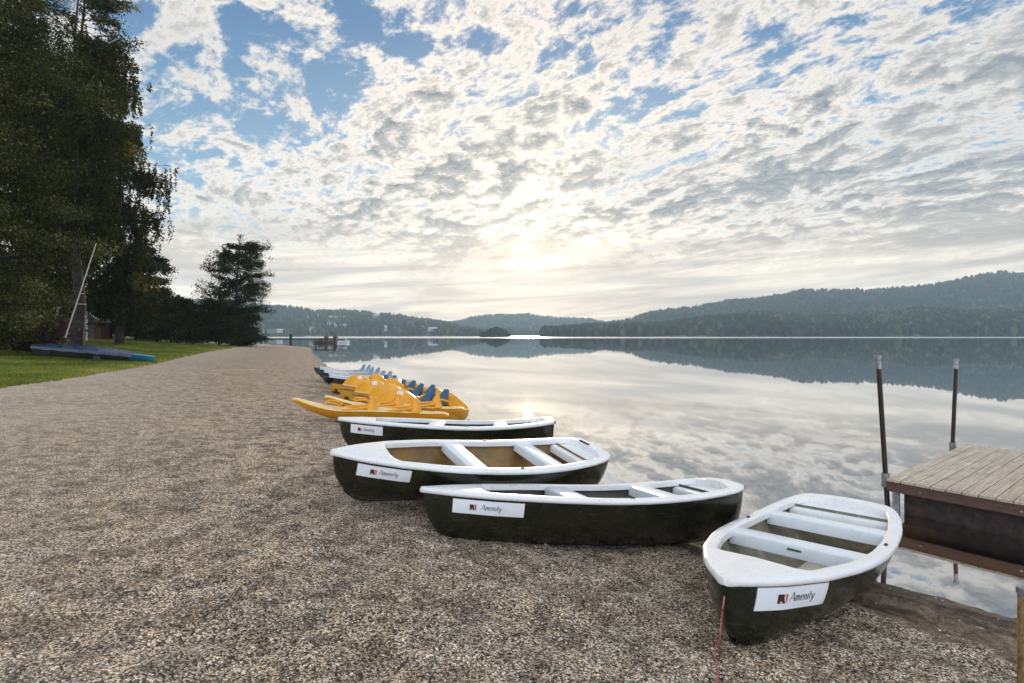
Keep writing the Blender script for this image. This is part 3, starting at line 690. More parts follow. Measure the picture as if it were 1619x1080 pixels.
STRK = {'A': [((0, 0), (.36, 1)), ((.36, 1), (.66, 0)), ((.14, .36), (.52, .36))],
        'm': [((0, 0), (.08, .6)), ((.05, .45), (.22, .62)), ((.22, .62), (.30, .5)), ((.30, .5), (.26, 0)), ((.30, .45), (.46, .62)), ((.46, .62), (.54, .5)), ((.54, .5), (.52, 0))],
        'e': [((.02, .32), (.40, .36)), ((.40, .36), (.36, .56)), ((.36, .56), (.18, .62)), ((.18, .62), (.02, .4)), ((.02, .4), (.04, .1)), ((.04, .1), (.2, 0)), ((.2, 0), (.38, .1))],
        'n': [((0, 0), (.08, .6)), ((.05, .45), (.24, .62)), ((.24, .62), (.34, .5)), ((.34, .5), (.32, 0))],
        'i': [((0, 0), (.06, .6)), ((.08, .8), (.1, .88))],
        't': [((.1, .9), (.05, .1)), ((.05, .1), (.16, 0)), ((-.06, .6), (.24, .6))],
        'y': [((0, .6), (.16, 0)), ((.4, .6), (.1, -.32)), ((.1, -.32), (-.02, -.3))]}
def text_strokes(word, x, y, h):
    out = []; adv = {'A': .68, 'm': .66, 'e': .46, 'n': .46, 'i': .18, 't': .28, 'y': .4}
    for ch in word:
        for i, (a, b) in enumerate(STRK[ch]):
            thick = .055 if (b[1] > a[1] + .3 and b[0] > a[0] + .2) or abs(a[1] - b[1]) < .15 else .10
            out.append(((x + (a[0] + .1 * a[1]) * h, y + a[1] * h), (x + (b[0] + .1 * b[1]) * h, y + b[1] * h), thick * h))
        x += (adv[ch] + .06) * h
    return out
def rowboat(loc, rot, label, hullm, linerm, floorm, extra=()):
    t = empty('rowing_boat', loc, rot, label, 'rowing boat', 'green and white rowing boats pulled up on the beach')
    # hull
    mb = MB(); rings = []
    for x in XS:
        h = half(x, 0, .012)
        rings.append([(x, -y, z) for y, z in h[::-1]] + [(x, y, z) for y, z in h[1:]])
    mb.loft(rings); n = len(rings[0])
    o = (len(XS) - 1) * n; mb.f.append(tuple(range(o, o + n))); mb.mi.append(0)
    mb.build('hull', hullm, t, smooth=40)
    # keel strip
    kb = MB(); pts = [x for x in XS if x >= .12 and x < 3.05]
    kb.loft([[(x, -.018, keel(x) + .012), (x, -.014, keel(x) - .014), (x, .014, keel(x) - .014), (x, .018, keel(x) + .012)] for x in pts])
    kb.build('keel', M_blue_strip if 'blue' in extra else M_black, t)
    if 'blue' in extra:
        bs = MB()
        bs.loft([[(x, -hully(x, keel(x) + zz) - .003, keel(x) + zz) for zz in (.016, .03, .045)] for x in np.linspace(.30, 2.2, 30)])
        bs.build('waterline_stripe', M_blue_strip, t, smooth=True)
    # inside
    ib = MB(); rings = []
    xs = [x for x in XS if .3 <= x <= 2.8]
    for x in xs:
        h = half(x, .035, .03, 10, .035)
        rings.append([(x, -y, z) for y, z in h[::-1]] + [(x, y, z) for y, z in h[1:]])
    ib.loft(rings); n = len(rings[0]); o = (len(xs) - 1) * n; ib.f.append(tuple(range(o, o + n))); ib.mi.append(0)
    ib.build('inner_hull', linerm, t, smooth=50)
    fb = MB(); ft = []
    for x in np.linspace(.62, 2.62, 12):
        zf = max(keel(x), 0) + .085; w = max(.05, hully(x, zf) - .05); ft.append([(x, -w, zf), (x, -w * .5, zf + .004), (x, 0, zf + .006), (x, w * .5, zf + .004), (x, w, zf)])
    fb.loft(ft); fb.build('floorboard', floorm, t, smooth=True)
    # gunwale with foredeck, side decks and stern deck
    x0, x1, r0, r1 = .53, 3.0, .09, .09
    def wi(x):
        if x <= x0 or x >= x1: return 0.
        w = bw(x) - .085
        if x < x0 + r0: w *= sqrt(max(0, 1 - ((x0 + r0 - x) / r0) ** 2)) ** .8
        if x > x1 - r1: w *= sqrt(max(0, 1 - ((x - x1 + r1) / r1) ** 2)) ** .8
        return max(w, 0.)
    gx = sorted(set(XS + [x0 + i for i in (0, .0015, .005, .012, .022, .036, .055, .075, .09)] + [x1 - i for i in (0, .0015, .005, .012, .022, .036, .055, .075, .09)]))
    gb = MB()
    for sgn in (-1, 1):
        rings = []
        for x in gx:
            z = sheer(x); w = bw(x); i_ = wi(x); e = min(1, x / .03 + .25)
            cam = .014 * (1 - i_ / max(w, .01)) * min(1, x / .3) ** 1.5
            inn = [(i_ + .012 if i_ else 0, z + .006 + cam * .6), (i_ + .002 if i_ else 0, z - .002 + cam * .3), (i_, z - .05)] if i_ else [(0, z + .010 + cam)] * 3
            pr = [(w + .004 * e, z - .044), (w + .016 * e, z - .038), (w + .022 * e, z - .024), (w + .019 * e, z - .007), (w + .010 * e, z + .004), (max(w - .018, i_ * .98), z + .008), ((w + i_) / 2, z + .009 + cam * .7)] + inn
            rings.append([(x - .02 * (1 if x < .02 else 0), sgn * max(y, 0), zz) for y, zz in pr])
        rings.insert(0, [(-.034, 0, (p[2] - sheer(0)) * .55 + sheer(0) - .012) for p in rings[0]])
        gb.loft(rings)
    for xe, sg_ in ((x0, -1), (x1, 1)):       # end walls of the opening
        ie = wi(xe - sg_ * .0016) + .02; z_ = sheer(xe)
        gb.loft([[(xe + sg_ * .0012, a * ie, z_ - .06), (xe + sg_ * .0012, a * ie, z_ + .0085 + (.010 * min(1, xe / .3) ** 1.5 if sg_ < 0 else .010))] for a in np.linspace(-1, 1, 5)])
    # stern end of the rim
    z = sheer(L); w = bw(L)
    ys = np.linspace(-w, w, 9)
    gb.loft([[(L + .006, y, z - .044), (L + .022, y, z - .036), (L + .024, y, z - .012), (L + .008, y, z + .005), (L - .0005, y, z + .009)] for y in ys])
    gb.build('gunwale', M_white, t, smooth=45)
    # benches
    for xa, wd in ((A1, .21), (A2, .21)):
        tb = MB(); rings = []
        for y in np.linspace(-1, 1, 9):
            ring = []
            for (dx, dz) in ((.0, -.105), (-.004, -.03), (.0, -.012), (.018, 0), (wd - .018, 0), (wd, -.012), (wd, -.10)):
                x = xa + dx; ring.append((x, y * (bw(x) - .06), sheer(xa) - .006 + dz))
            rings.append(ring)
        tb.loft(rings, True, True); tb.build('bench', M_thwart, t, smooth=35)
        if 'slot' in extra and xa == A1:
            MB().box((xa - .006, -.02, sheer(xa) - .05), (.008, .10, .014)).build('bench_slot', mat('green_slot', col=(.03, .10, .05), rough=.5), t)
    # stern seat, sunk a little below the rim
    sb = MB(); rg = []
    for x, dz in ((2.745, -.15), (2.74, -.085), (2.748, -.066), (2.77, -.058), (2.85, -.055), (2.92, -.053), (2.97, -.05), (3.03, -.05)):
        w = bw(x) - .062; rg.append([(x, a * w, sheer(max(x, 2.69)) + dz) for a in np.linspace(-1, 1, 7)])
    rg.append([(3.032, a * (bw(3.03) - .062), sheer(3.0) + .004) for a in np.linspace(-1, 1, 7)]); sb.loft(rg); sb.build('stern_seat', M_white, t, smooth=40)
    for sgn in (-1, 1):
        x = 1.86
        rb = MB().box((x, sgn * (bw(x) - .035), sheer(x) + .014), (.05, .022, .008)); rb.tube([(x, sgn * (bw(x) - .035), sheer(x) + .01), (x, sgn * (bw(x) - .035), sheer(x) + .024)], .009, 10)
        rb.build('oarlock_socket', M_black, t, bevel=.002)
    MB().tube([(-.030, 0, .30), (-.05, 0, .29), (-.055, 0, .27), (-.04, 0, .255), (-.008, 0, .26)], .006, 8).build('bow_eye', M_galv, t, smooth=True) if 'eye' in extra else None
    if 'pad' in extra:
        x = 3.02
        MB().box((x, .10, sheer(x) + .0), (.03, .20, .075)).build('motor_pad', M_black, t, bevel=.004)
    # sign on the near side of the bow
    sx0, sx1, sd0, sd1 = extra_sign(extra)
    def S(u, v, off):      # u metres aft, v metres up from sign's foot
        x = u; z = sheer(x) - sd1 + v; e = .004
        y = hully(x, z); dy = (hully(x + e, z) - hully(x - e, z)) / (2 * e); dz = (hully(x, z + e) - hully(x, z - e)) / (2 * e)
        nn = Vector((dy, 1, -dz)).normalized()      # outward of the mirrored (+y) side
        return (x - nn.x * off * 0 + (-dy) / sqrt(1 + dy * dy + dz * dz) * off, -(y + off / sqrt(1 + dy * dy + dz * dz)), z - dz / sqrt(1 + dy * dy + dz * dz) * off)
    hgt = sd1 - sd0
    sg = MB(); us = np.linspace(sx0, sx1, 13); vs = np.linspace(0, hgt, 5)
    sg.loft([[S(u, 0, -.001)] + [S(u, v, .007) for v in vs] + [S(u, hgt, -.001)] for u in us])
    sg.loft([[S(sx0, v, -.001), S(sx0, v, .007)] for v in vs]); sg.loft([[S(sx1, v, .007), S(sx1, v, -.001)] for v in vs])
    sgo = sg.build('sign', M_sign, t)
    wm = MB(); th = hgt * .40; w_all = sx1 - sx0
    for a, b, k in text_strokes('Amenity', sx0 + w_all * .40, hgt * .36, th):
        d = Vector((b[0] - a[0], b[1] - a[1])); l = d.length; d /= l; q = Vector((-d.y, d.x)) * k / 2; nseg = 2
        ring = []
        for i in range(nseg + 1):
            c = Vector(a) + d * (l * i / nseg); ring.append([S(c.x + q.x, c.y + q.y, .0092), S(c.x - q.x, c.y - q.y, .0092)])
        wm.loft(ring)
    wm.build('lettering', M_ink, sgo)
    lw = hgt * .40; lx0 = sx0 + w_all * .24; ly0 = hgt * .30
    def quad(pts, off): return [S(lx0 + p[0] * lw * 1.15, ly0 + p[1] * lw, off) for p in pts]
    lg = MB(); lg.add(quad([(.0, 0), (1, 0), (1, 1), (.0, 1)], .0086), [(0, 1, 2, 3)]); lg.build('logo_field', M_red, sgo)
    la = MB(); la.add(quad([(0, 0), (.2, 0), (.42, 1), (.2, 1)], .0098), [(0, 1, 2, 3)]); la.add(quad([(.30, 1), (.52, 1), (.74, 0), (.54, 0)], .0098), [(0, 1, 2, 3)]); la.add(quad([(.1, .28), (.6, .28), (.6, .44), (.1, .44)], .0099), [(0, 1, 2, 3)])
    la.add(quad([(.0, .45), (.12, .45), (.2, 1), (0, 1)], .0099), [(0, 1, 2, 3)])
    la.build('logo_letter', M_navy, sgo)
    lb = MB(); lb.add(quad([(.62, 1), (.70, 1), (.88, 0), (.80, 0)], .0101), [(0, 1, 2, 3)]); lb.add(quad([(.26, .08), (.46, .08), (.42, .22), (.30, .22)], .0101), [(0, 1, 2, 3)]); lb.build('logo_stroke', M_sign, sgo)
    return t
def extra_sign(e):
    for a in e:
        if isinstance(a, tuple): return a
    return (.26, .92, .06, .18)
DZ = HC - 2.014
def rot(h, p, r): return (r, -p, h)
b1 = rowboat((1.259, 3.309, .046 + DZ), rot(.825, -.11, -.016), 'rowing boat nearest the viewer, pointing at the camera beside the wooden dock', M_hullA, M_in_grey, M_floor_beige, ('slot', (.14, .66, .05, .19)))
b2 = rowboat((-.858, 5.145, .082 + DZ), rot(.182, -.075, -.143), 'second rowing boat from the viewer, with a blue line low on its hull', M_hullB, M_in_green, M_in_green, ('blue', (.265, .88, .062, .185)))
b3 = rowboat((-1.85, 5.532, .37 + DZ), rot(.457, -.117, .11), 'rowing boat with brown floor, third from the viewer, black pad on its stern', M_hullB, M_in_brown, M_floor_brown, ('pad', (.215, .70, .062, .185)))
b4 = rowboat((-2.544, 8.068, .306 + DZ), rot(.046, -.058, -.072), 'farthest rowing boat, seen side on in front of the yellow kayaks', M_hullB, M_in_green, M_in_green, ((.21, .70, .062, .185),))
# things lying in the nearest boat belong to the boat's bottom boards
ob = MB(); ob.tube([(.75, .30, .16), (1.6, .18, .13)], .012, 8); ob.tube([(.78, .24, .16), (1.6, .10, .13)], .012, 8)
ob.build('floor_rail', M_galv, b1, smooth=True)
fb = MB(); fb.box((.98, -.12, .118), (.46, .012, .01)); fb.box((.80, .0, .119), (.01, .3, .01)); fb.build('floor_seam', M_black, b1)

# red rope from the nearest bow
Mb1 = Matrix.LocRotScale(b1.location, b1.rotation_euler, None)
p0 = Mb1 @ Vector((-.012, 0, .40))
rp = [p0, p0 + Vector((-.03, -.03, -.12)), p0 + Vector((-.05, -.05, -.26))]
for px, py in ((1133, 1015), (1129, 1040), (1136, 1065), (1133, 1090), (1140, 1130), (1120, 1180)):
    gx_, gy_, gz_ = at(px, py); rp.append(Vector((gx_, gy_, gz_ + .012)))
def smooth_path(p, n=3):
    for _ in range(n):
        q = [p[0]]
        for a, b in zip(p[:-1], p[1:]): q += [a.lerp(b, .25), a.lerp(b, .75)]
        p = q + [p[-1]]
    return p
tag(MB().tube(smooth_path(rp), .0055, 8).build('rope', M_rope, smooth=True), 'thin red rope trailing over the gravel from the nearest boat', 'rope')

# ------------------------------------------------------------------ kayaks
def kayak(loc, rz, label, pitch=0):
    KL = 3.2
    t = empty('kayak', loc, (0, pitch, rz), label, 'kayak', 'yellow sit-on-top kayaks')
    mb = MB(); rings = []; deck = []
    for q in np.linspace(0, 1, 33):
        x = q * KL; w = .335 * max(0.02, (sin(pi * min(max(q, 0), 1) ** .88)) ** .8); up = .36 * max(0, (1 - q / .36)) ** 2.0 + .10 * max(0, (q - .72) / .28) ** 2
        k = up; s = k + .05 + .20 * max(0, sin(pi * min(q, 1))) ** .5
        hp = []
        for a in np.linspace(-1, 1, 13):
            hp.append((x, w * a, k + (s - k) * abs(a) ** 2.6 * .92))
        rings.append(hp)
        well = 1. if .26 < q < .90 else 0.
        dk = []
        for a in np.linspace(-1, 1, 13):
            zc = s - (.085 * well * max(0, 1 - (abs(a) / .72) ** 4)) + .02 * (1 - a * a) * (1 - well)
            dk.append((x, w * a * (1.03 if abs(a) == 1 else 1), zc - .02 * (abs(a) == 1)))
        deck.append(dk)
    mb.loft(rings); mb.build('hull', M_yellow, t, smooth=45)
    MB().loft(deck).build('deck', M_pale, t, smooth=45)
    for xs in (1.55, 2.45):
        sb = MB(); rg = []
        for i, (hz, rx, ry) in enumerate([(0, .17, .26), (.08, .13, .20), (.17, .085, .13), (.25, .055, .08), (.285, .025, .04)]):
            rg.append([(xs + .035 * i * .4 + rx * cos(a), ry * sin(a), .21 + hz) for a in np.linspace(0, 2 * pi, 17)[:-1]])
        sb.loft(rg, True, True); sb.build('seat_back', M_yellow, t, smooth=60)
        sd = MB(); sd.loft([[(xs - .5 + i * .1, sg * (.30 - .01 * abs(i - 2)), .22 + .035 * sin(pi * i / 5) + dz) for dz in (-.02, .03)] for sg in (-1,) for i in range(6)])
        rg = []
        for sgn in (-1, 1):
            MB().tube([(xs - .55, sgn * .27, .235), (xs - .3, sgn * .25, .262), (xs - .05, sgn * .17, .29)], [.028, .03, .03], 8).build('side_ridge', M_yellow, t, smooth=True)
    for sgn in (-1, 1):
        MB().tube([(.62, sgn * .17, .33), (.72, sgn * .2, .375), (.86, sgn * .2, .36), (.98, sgn * .19, .295)], .018, 8).build('carry_handle', M_yellow, t, smooth=True)
    return t
kx1, ky1, kz1 = at(478, 664)
kayak((kx1 - .22, ky1, kz1 + .02), .20, 'yellow kayak with upturned bow lying just behind the farthest rowing boat', .05)
kayak((kx1 + .22, ky1 + .62, kz1 + .0), .40, 'yellow kayak lying behind the front kayak', .06)

# ------------------------------------------------------------------ pedal boats
def pedalo(loc, rz, label, dome=True, logo=True, pitch=.06, rear=False):
    t = empty('pedal_boat', loc, (0, pitch, rz), label, 'pedal boat', 'yellow pedal boats at the water edge')
    PL = 2.7
    mb = MB(); rings = []
    def hw(x): return .66 * float(np.interp(x / PL, [0, .04, .15, .35, .8, .95, 1], [.62, .80, .95, 1, 1, .9, .78]))
    xs = [0, .03, .1, .25, .5, .9, 1.3, 1.7, 2.1, 2.4, 2.6, 2.7]
    for x in xs:
        w = hw(x); k = .14 * max(0, 1 - x / .5) ** 1.5 + .10 * max(0, (x - 2.2) / .5) ** 2; s = .36 + .05 * max(0, 1 - x / .5)
        rings.append([(x, -w * .99, s), (x, -w, s - .05), (x, -w * .96, k + .09), (x, -w * .8, k), (x, -w * .35, k + .01), (x, -w * .28, k + .1), (x, w * .28, k + .1), (x, w * .35, k + .01), (x, w * .8, k), (x, w * .96, k + .09), (x, w, s - .05), (x, w * .99, s)])
    mb.loft(rings, True, True); mb.build('hull', M_yellow_dirty if dome else M_yellow_dirty, t, smooth=40)
    dk = MB(); rg = []
    for x in xs:
        w = hw(x); s = .36 + .05 * max(0, 1 - x / .5); dip = .12 if 1.0 < x < 2.2 else 0
        rg.append([(x, -w * 1.02, s - .02), (x, -w * 1.02, s + .012), (x, -w * .9, s + .02), (x, -w * .74, s + .015 - dip), (x, 0, s + .022 - dip), (x, w * .74, s + .015 - dip), (x, w * .9, s + .02), (x, w * 1.02, s + .012), (x, w * 1.02, s - .02)])
    dk.loft(rg); dk.build('deck', M_pale, t, smooth=40)
    # front cowl
    cb = MB(); rg = []
    for i in range(15):
        q = i / 14; x = .42 + 1.02 * q; h = .42 * (sin(pi * q ** .72)) ** .8 if 0 < q < 1 else .0; h = max(h, .004)
        rg.append([(x, .50 * cos(a) * (.80 + .2 * sin(pi * q)), .365 + h * max(0, sin(a)) ** .8) for a in np.linspace(0, pi, 17)])
    cb.loft(rg); cw = cb.build('cowl', M_yellow, t, smooth=60)
    if logo:
        for r_, m_, off in ((.075, M_sign, .0), (.05, M_red, .004), (.036, M_sign, .008)):
            c = Vector((.675, -.331, .66)); nrm = Vector((-.42, -.62, .66)).normalized(); u = nrm.cross(Vector((0, 0, 1))).normalized(); v = u.cross(nrm)
            d = MB(); c = c + nrm * (.022 + off)
            d.loft([[c + (u * cos(a) + v * sin(a)) * r_ + nrm * k for a in np.linspace(0, 2 * pi, 19)[:-1]] for k in (-.06, 0)], True, True); d.build('roundel', m_, cw)
    MB().box((.62, -.50, .40), (.14, .03, .035)).build('cleat', M_black, t, bevel=.005)
    if rear:       # second cowl over the far seat
        cb = MB(); rg = []
        for i in range(13):
            q = i / 12; x = 1.40 + .75 * q; h = max(.01, .50 * (sin(pi * (.12 + .88 * q) ** .8)) ** .8 if q < 1 else .01)
            rg.append([(x, .22 + .40 * cos(a), .36 + h * max(0, sin(a)) ** .8) for a in np.linspace(0, pi, 17)])
        cb.loft(rg); cb.build('rear_cowl', M_yellow, t, smooth=60)
    # seats
    for sgn in (-1, 1):
        s = MB(); y = sgn * .27
        rg = []
        for (x, z, w) in ((1.42, .32, .2), (1.46, .40, .22), (1.78, .38, .22), (1.86, .44, .20), (1.98, .62, .13), (2.10, .80, .045)):
            rg.append([(x, y - w, z), (x, y - w, z + .045), (x + .02, y, z + .025), (x, y + w, z + .045), (x, y + w, z)])
        for i, r_ in enumerate(rg):
            k = .07 if i >= 3 else 0
            rg[i] = [(p[0] + (k if j in (0, 4) else 0), p[1], p[2]) for j, p in enumerate(r_)]
        s.loft(rg, True, True); s.build('seat', M_seatblue, t, smooth=35)
    # stern paddle housing
    h = MB(); rg = []
    for (x, z, w) in ((2.02, .37, .52), (2.10, .68, .50), (2.2, .74, .49), (2.45, .60, .50), (2.66, .46, .52), (2.72, .34, .52)):
        rg.append([(x, -w, .30), (x, -w, z - .04), (x, -w * .86, z), (x, w * .86, z), (x, w, z - .04), (x, w, .30)])
    h.loft(rg, True, True); h.build('paddle_housing', M_yellow, t, smooth=35)
    for sgn in (-1, 1):
        MB().tube([(1.36, sgn * .58, .38), (1.50, sgn * .60, .52), (1.70, sgn * .61, .58), (1.92, sgn * .60, .54), (2.04, sgn * .58, .40)], .03, 8).build('side_rail', M_yellow, t, smooth=True)
    return t
PD = [((597, 665), 'yellow pedal boat nearest the kayaks, with round badge on its cowl', True), ((575, 651), 'second yellow pedal boat from the kayaks, cowl without visible badge', False),
      ((553, 639), 'third yellow pedal boat from the kayaks, badge on its front cowl', True), ((535, 625), 'yellow pedal boat farthest from the kayaks, beside the white ones', True)]
for i, ((px, py), lb, lg) in enumerate(PD):
    x, y, z = at(px, py); pedalo((x + (-.38 if i == 0 else -.20), y + .30, z - .05), .80, lb, True, lg, .115, i >= 2)
def white_pedalo(loc, rz, label):
    t = empty('pedal_boat', loc, (0, .05, rz), label, 'pedal boat', 'white pedal boats beyond the yellow ones')
    mb = MB(); rings = []; dk = []
    for q in np.linspace(0, 1, 15):
        x = q * 3.2; w = .62 * float(np.interp(q, [0, .08, .25, .5, .9, 1], [.1, .45, .85, 1, .98, .8])); k = .30 * max(0, 1 - q / .3) ** 1.6; s = .46 + .16 * max(0, 1 - q / .4)
        rings.append([(x + .25 * (1 - i / 6) * max(0, 1 - q * 3), a * w, k + (s - k) * abs(a) ** 2.2) for i, a in enumerate(np.linspace(-1, 1, 13))])
        dk.append([(x, a * w * 1.05, s + .05 * (1 - a * a) - (.10 if (.35 < q < .85 and abs(a) < .8) else 0)) for a in np.linspace(-1, 1, 9)])
    mb.loft(rings); mb.build('hull', M_pdark, t, smooth=50)
    MB().loft([[(p[0], p[1], p[2]) for p in r_] for r_ in dk]).build('deck', M_pwhite, t, smooth=50)
    rim = MB(); rim.loft([[(r_[0][0], r_[0][1], r_[0][2] + z) for z in (-.09, .005)] for r_ in dk]); rim.loft([[(r_[-1][0], r_[-1][1], r_[-1][2] + z) for z in (-.09, .005)] for r_ in dk]); rim.build('rim', M_pwhite, t, smooth=True)
    for sgn in (-1, 1):
        for x0 in (1.9,):
            s = MB(); y = sgn * .28; rg = []
            for (x, z, w) in ((0, .40, .2), (.05, .46, .21), (.3, .45, .21), (.4, .52, .2), (.5, .74, .13)):
                rg.append([(x0 + x, y - w, z), (x0 + x, y - w, z + .04), (x0 + x, y + w, z + .04), (x0 + x + .06, y + w, z), (x0 + x + .06, y, z - .01)])
            s.loft(rg, True, True); s.build('seat', M_greyblue, t, smooth=35)
    return t
for (px, py), lb in (((519, 617), 'white pedal boat nearest the yellow ones, dark lower hull'), ((511, 607), 'white pedal boat in the middle of the three white ones'), ((504, 600), 'farthest white pedal boat, bow furthest left')):
    x, y, z = at(px, py); white_pedalo((x - .1, y + .25, z - .08), .72, lb)

# ------------------------------------------------------------------ dock and poles
dock = empty('dock', (4.66, 6.90, 0), (0, 0, R(38.4)), 'low wooden dock of weathered planks floating at the right edge', 'dock')
DU, DV, DZK = 3.5, 4.6, .416          # along planks, across
nb = 30; wpl = .1485
db = MB()
for i in range(nb):
    y1 = -(i * wpl); rr_ = random.uniform(-.003, .003); e = random.uniform(-.008, .008)
    db.box((DU / 2 + e, y1 - wpl / 2, DZK - .014 + rr_), (DU + .03, wpl - .010, .028))
for i in range(nb):
    for xx in (.06, 1.2, 2.35, DU - .06):
        for oy in (-.035, .035):
            yy = -(i + .5) * wpl + oy; db.loft([[(xx + .005 * cos(a), yy + .005 * sin(a), DZK + z) for a in (0, 1.05, 2.1, 3.14, 4.2, 5.25)] for z in (0, .0045)], True, True, 1)
db.build('deck_planks', [M_wood, M_black], dock)
fb = MB(); fb.box((.03, -nb * wpl / 2, DZK - .092), (.05, nb * wpl, .125)); fb.build('front_beam', M_woodend, dock, bevel=.004)
fb = MB(); fb.box((DU / 2 + .06, -.02, DZK - .095), (DU - .02, .05, .12)); fb.build('side_beam', M_woodend, dock, bevel=.004)
fl = MB(); fl.box((DU / 2 + .02, -nb * wpl / 2 - .04, DZK - .31), (DU - .16, nb * wpl - .22, .46)); fl.build('float', M_floatb, dock, bevel=.01)
MB().box((.045, -.085, DZK - .30), (.05, .07, .36)).build('corner_bracket', M_galv, dock, bevel=.004)
bt = MB()
for i in range(5): bt.tube([(.002, -.35 - i * .9, DZK - .10), (-.010, -.35 - i * .9, DZK - .10)], .013, 8)
bt.build('bolt_heads', M_galv, dock)
def pole(px_b, d, z_top, px_t, label, mname, r=.033, zb=-1.2, cap=.17, bracket=True):
    x = (px_b - CX) / FPX * d
    zt = HC + (530 - z_top) / FPX * d; xt = (px_t - CX) / FPX * d
    zb_w = HC + (530 - bracket) / FPX * d if bracket else zb
    lean = (xt - x) / (zt - (zb_w if bracket else zb))
    t = empty('mooring_pole', (x, d, zb), (0, 0, 0), label, 'pole', 'steel poles')
    h = zt - zb; x_at = lambda z: lean * (z - (zb_w if bracket else zb))
    MB().tube([(x_at(zb), 0, 0), (x_at(zt - cap), 0, h - cap)], r, 16).build('shaft', mname, t, smooth=60)
    c = MB(); c.tube([(x_at(zt - cap), 0, h - cap), (x_at(zt) , 0, h - .035)], r * 1.04, 16); c.tube([(x_at(zt), 0, h - .035), (x_at(zt), 0, h)], r * 1.35, 16); c.build('cap', M_galv, t, smooth=50)
    return t, x, zb_w
pq = [pole(1400, 6.98, 562, 1388, 'steel pole with grey cap at the near corner of the dock, leaning left', M_rust, r=.029, bracket=750),
      pole(1506, 8.98, 567, 1512, 'steel pole with grey cap at the far corner of the dock', M_rust, r=.029, bracket=706)]
Md = Matrix.LocRotScale(dock.location, dock.rotation_euler, None).inverted()
for (t_, x_, zb_), y_ in zip(pq, (6.98, 8.98)):
    c = Md @ Vector((x_, y_, 0)); k = MB()
    k.loft([[(c.x + .046 * cos(a), c.y + .046 * sin(a), z) for a in np.linspace(0, 2 * pi, 17)[:-1]] for z in (DZK - .12, DZK + .05)], True, True)
    tgt = Vector((min(max(c.x, .05), DU - .05), min(c.y, -.03), 0)); k.box(((c.x + tgt.x) / 2, (c.y + tgt.y) / 2, DZK - .06), (abs(c.x - tgt.x) + .05, abs(c.y - tgt.y) + .05, .06))
    k.build('pole_sleeve', M_galv, dock, smooth=50)
t, _, _ = pole(1615, 3.15, 928, 1616, 'yellowed rusty pole standing in the sand at the bottom right corner', M_ochre, r=.021, zb=-.3, cap=.06, bracket=False)

# ------------------------------------------------------------------ covered sailing dinghy on the lawn
bx_, by_, bz_ = at(243, 574); sx_, sy_, sz_ = at(50, 569)
dv = Vector((sx_ - bx_, sy_ - by_)); DL = dv.length
din = empty('sailing_dinghy', (bx_, by_, bz_), (0, -atan2(sz_ - bz_, DL), atan2(dv.y, dv.x)), 'sailing dinghy under a blue cover with a tilted bare mast on the lawn', 'dinghy')
kk = DL
def dw(q): return .74 * float(np.interp(q, [0, .04, .2, .5, .8, 1], [.32, .42, .72, 1, .95, .8]))
hb = MB(); rings = []
for q in np.linspace(0, 1, 17):
    w = dw(q); k = .05 + .16 * q; s = .30 + .34 * q ** .8
    rings.append([(q * kk, a * w, k + (s - k) * abs(a) ** 2.4) for a in np.linspace(-1, 1, 13)])
hb.loft(rings); hb.add([rings[0][i] for i in range(13)], [tuple(range(13))]); hb.add([rings[-1][i] for i in range(13)], [tuple(range(13))[::-1]])
hb.build('hull', M_greyhull, din, smooth=50)
nb_ = MB(); rings = []
for q in np.linspace(-.005, .235, 8):
    qq = max(q, 0); w = dw(qq) * 1.02 + .01; k = .045 + .16 * qq; s = .325 + .34 * qq ** .8
    rings.append([(q * kk, a * w, k + (s - k) * abs(a) ** 2.4 - .01) for a in np.linspace(-1, 1, 13)] + [(q * kk, a * w, s + .05 * (1 - a * a)) for a in np.linspace(1, -1, 9)[1:-1]])
nb_.loft(rings, True, True); nb_.build('bow', M_bluepaint, din, smooth=50)
cv = MB(); rings = []
for i, q in enumerate(np.linspace(.20, 1.01, 30)):
    w = dw(min(q, 1)) * 1.07; s = .32 + .34 * q ** .8; ridge = .20 * sin(pi * min(1, (q - .12) / .9)) + .05
    ring = []
    for a in np.linspace(-1, 1, 17):
        wr = .014 * math.sin(i * 1.1 + a * 6) + .008 * math.sin(i * 2.7 - a * 11)
        ring.append((q * kk, a * w, s + ridge * (1 - abs(a)) ** .9 + wr * (1 - abs(a) ** 4)))
    drop = .13 + .015 * math.sin(i * 1.3)
    ring = [(q * kk, -w * 1.01, s - drop)] + ring + [(q * kk, w * 1.01, s - drop)]
    rings.append(ring)
cv.loft(rings); cv.build('cover', M_tarp, din, smooth=60)
ms = MB(); msx = .70 * kk
mt = (None, None)
D_m = by_ + dv.y * .70
top = Vector(((152 - CX) / FPX * D_m, D_m, HC + (530 - 385) / FPX * D_m)); bot = Vector(((98 - CX) / FPX * D_m, D_m, HC + (530 - 550) / FPX * D_m))
Mi = Matrix.LocRotScale(din.location, din.rotation_euler, None).inverted()
tl, bl = Mi @ top, Mi @ bot
ms.tube([bl, bl.lerp(tl, .1)], .06, 10); mm = ms.build('mast_foot', M_black, din, smooth=True)
ms = MB().tube([bl.lerp(tl, .08), tl], [.034, .02], 10).build('mast', M_alu, din, smooth=True)
s1 = bl.lerp(tl, .42); s2 = bl.lerp(tl, .52)
ax_ = (Mi.to_3x3() @ Vector((1, .1, -.02))).normalized()
MB().tube([s1, s1 + ax_ * .45], .02, 6).build('spreader', M_alu, ms); MB().tube([s2, s2 + ax_ * .16], .02, 6).build('spreader', M_alu, ms)
sp = MB()
for q in (.35, .62, .86):
    sp.tube([(q * kk, -dw(q) * .95, .24 + .3 * q), (q * kk, -dw(q) * .7, .02), (q * kk, dw(q) * .7, .02), (q * kk, dw(q) * .95, .24 + .3 * q)], .012, 6)
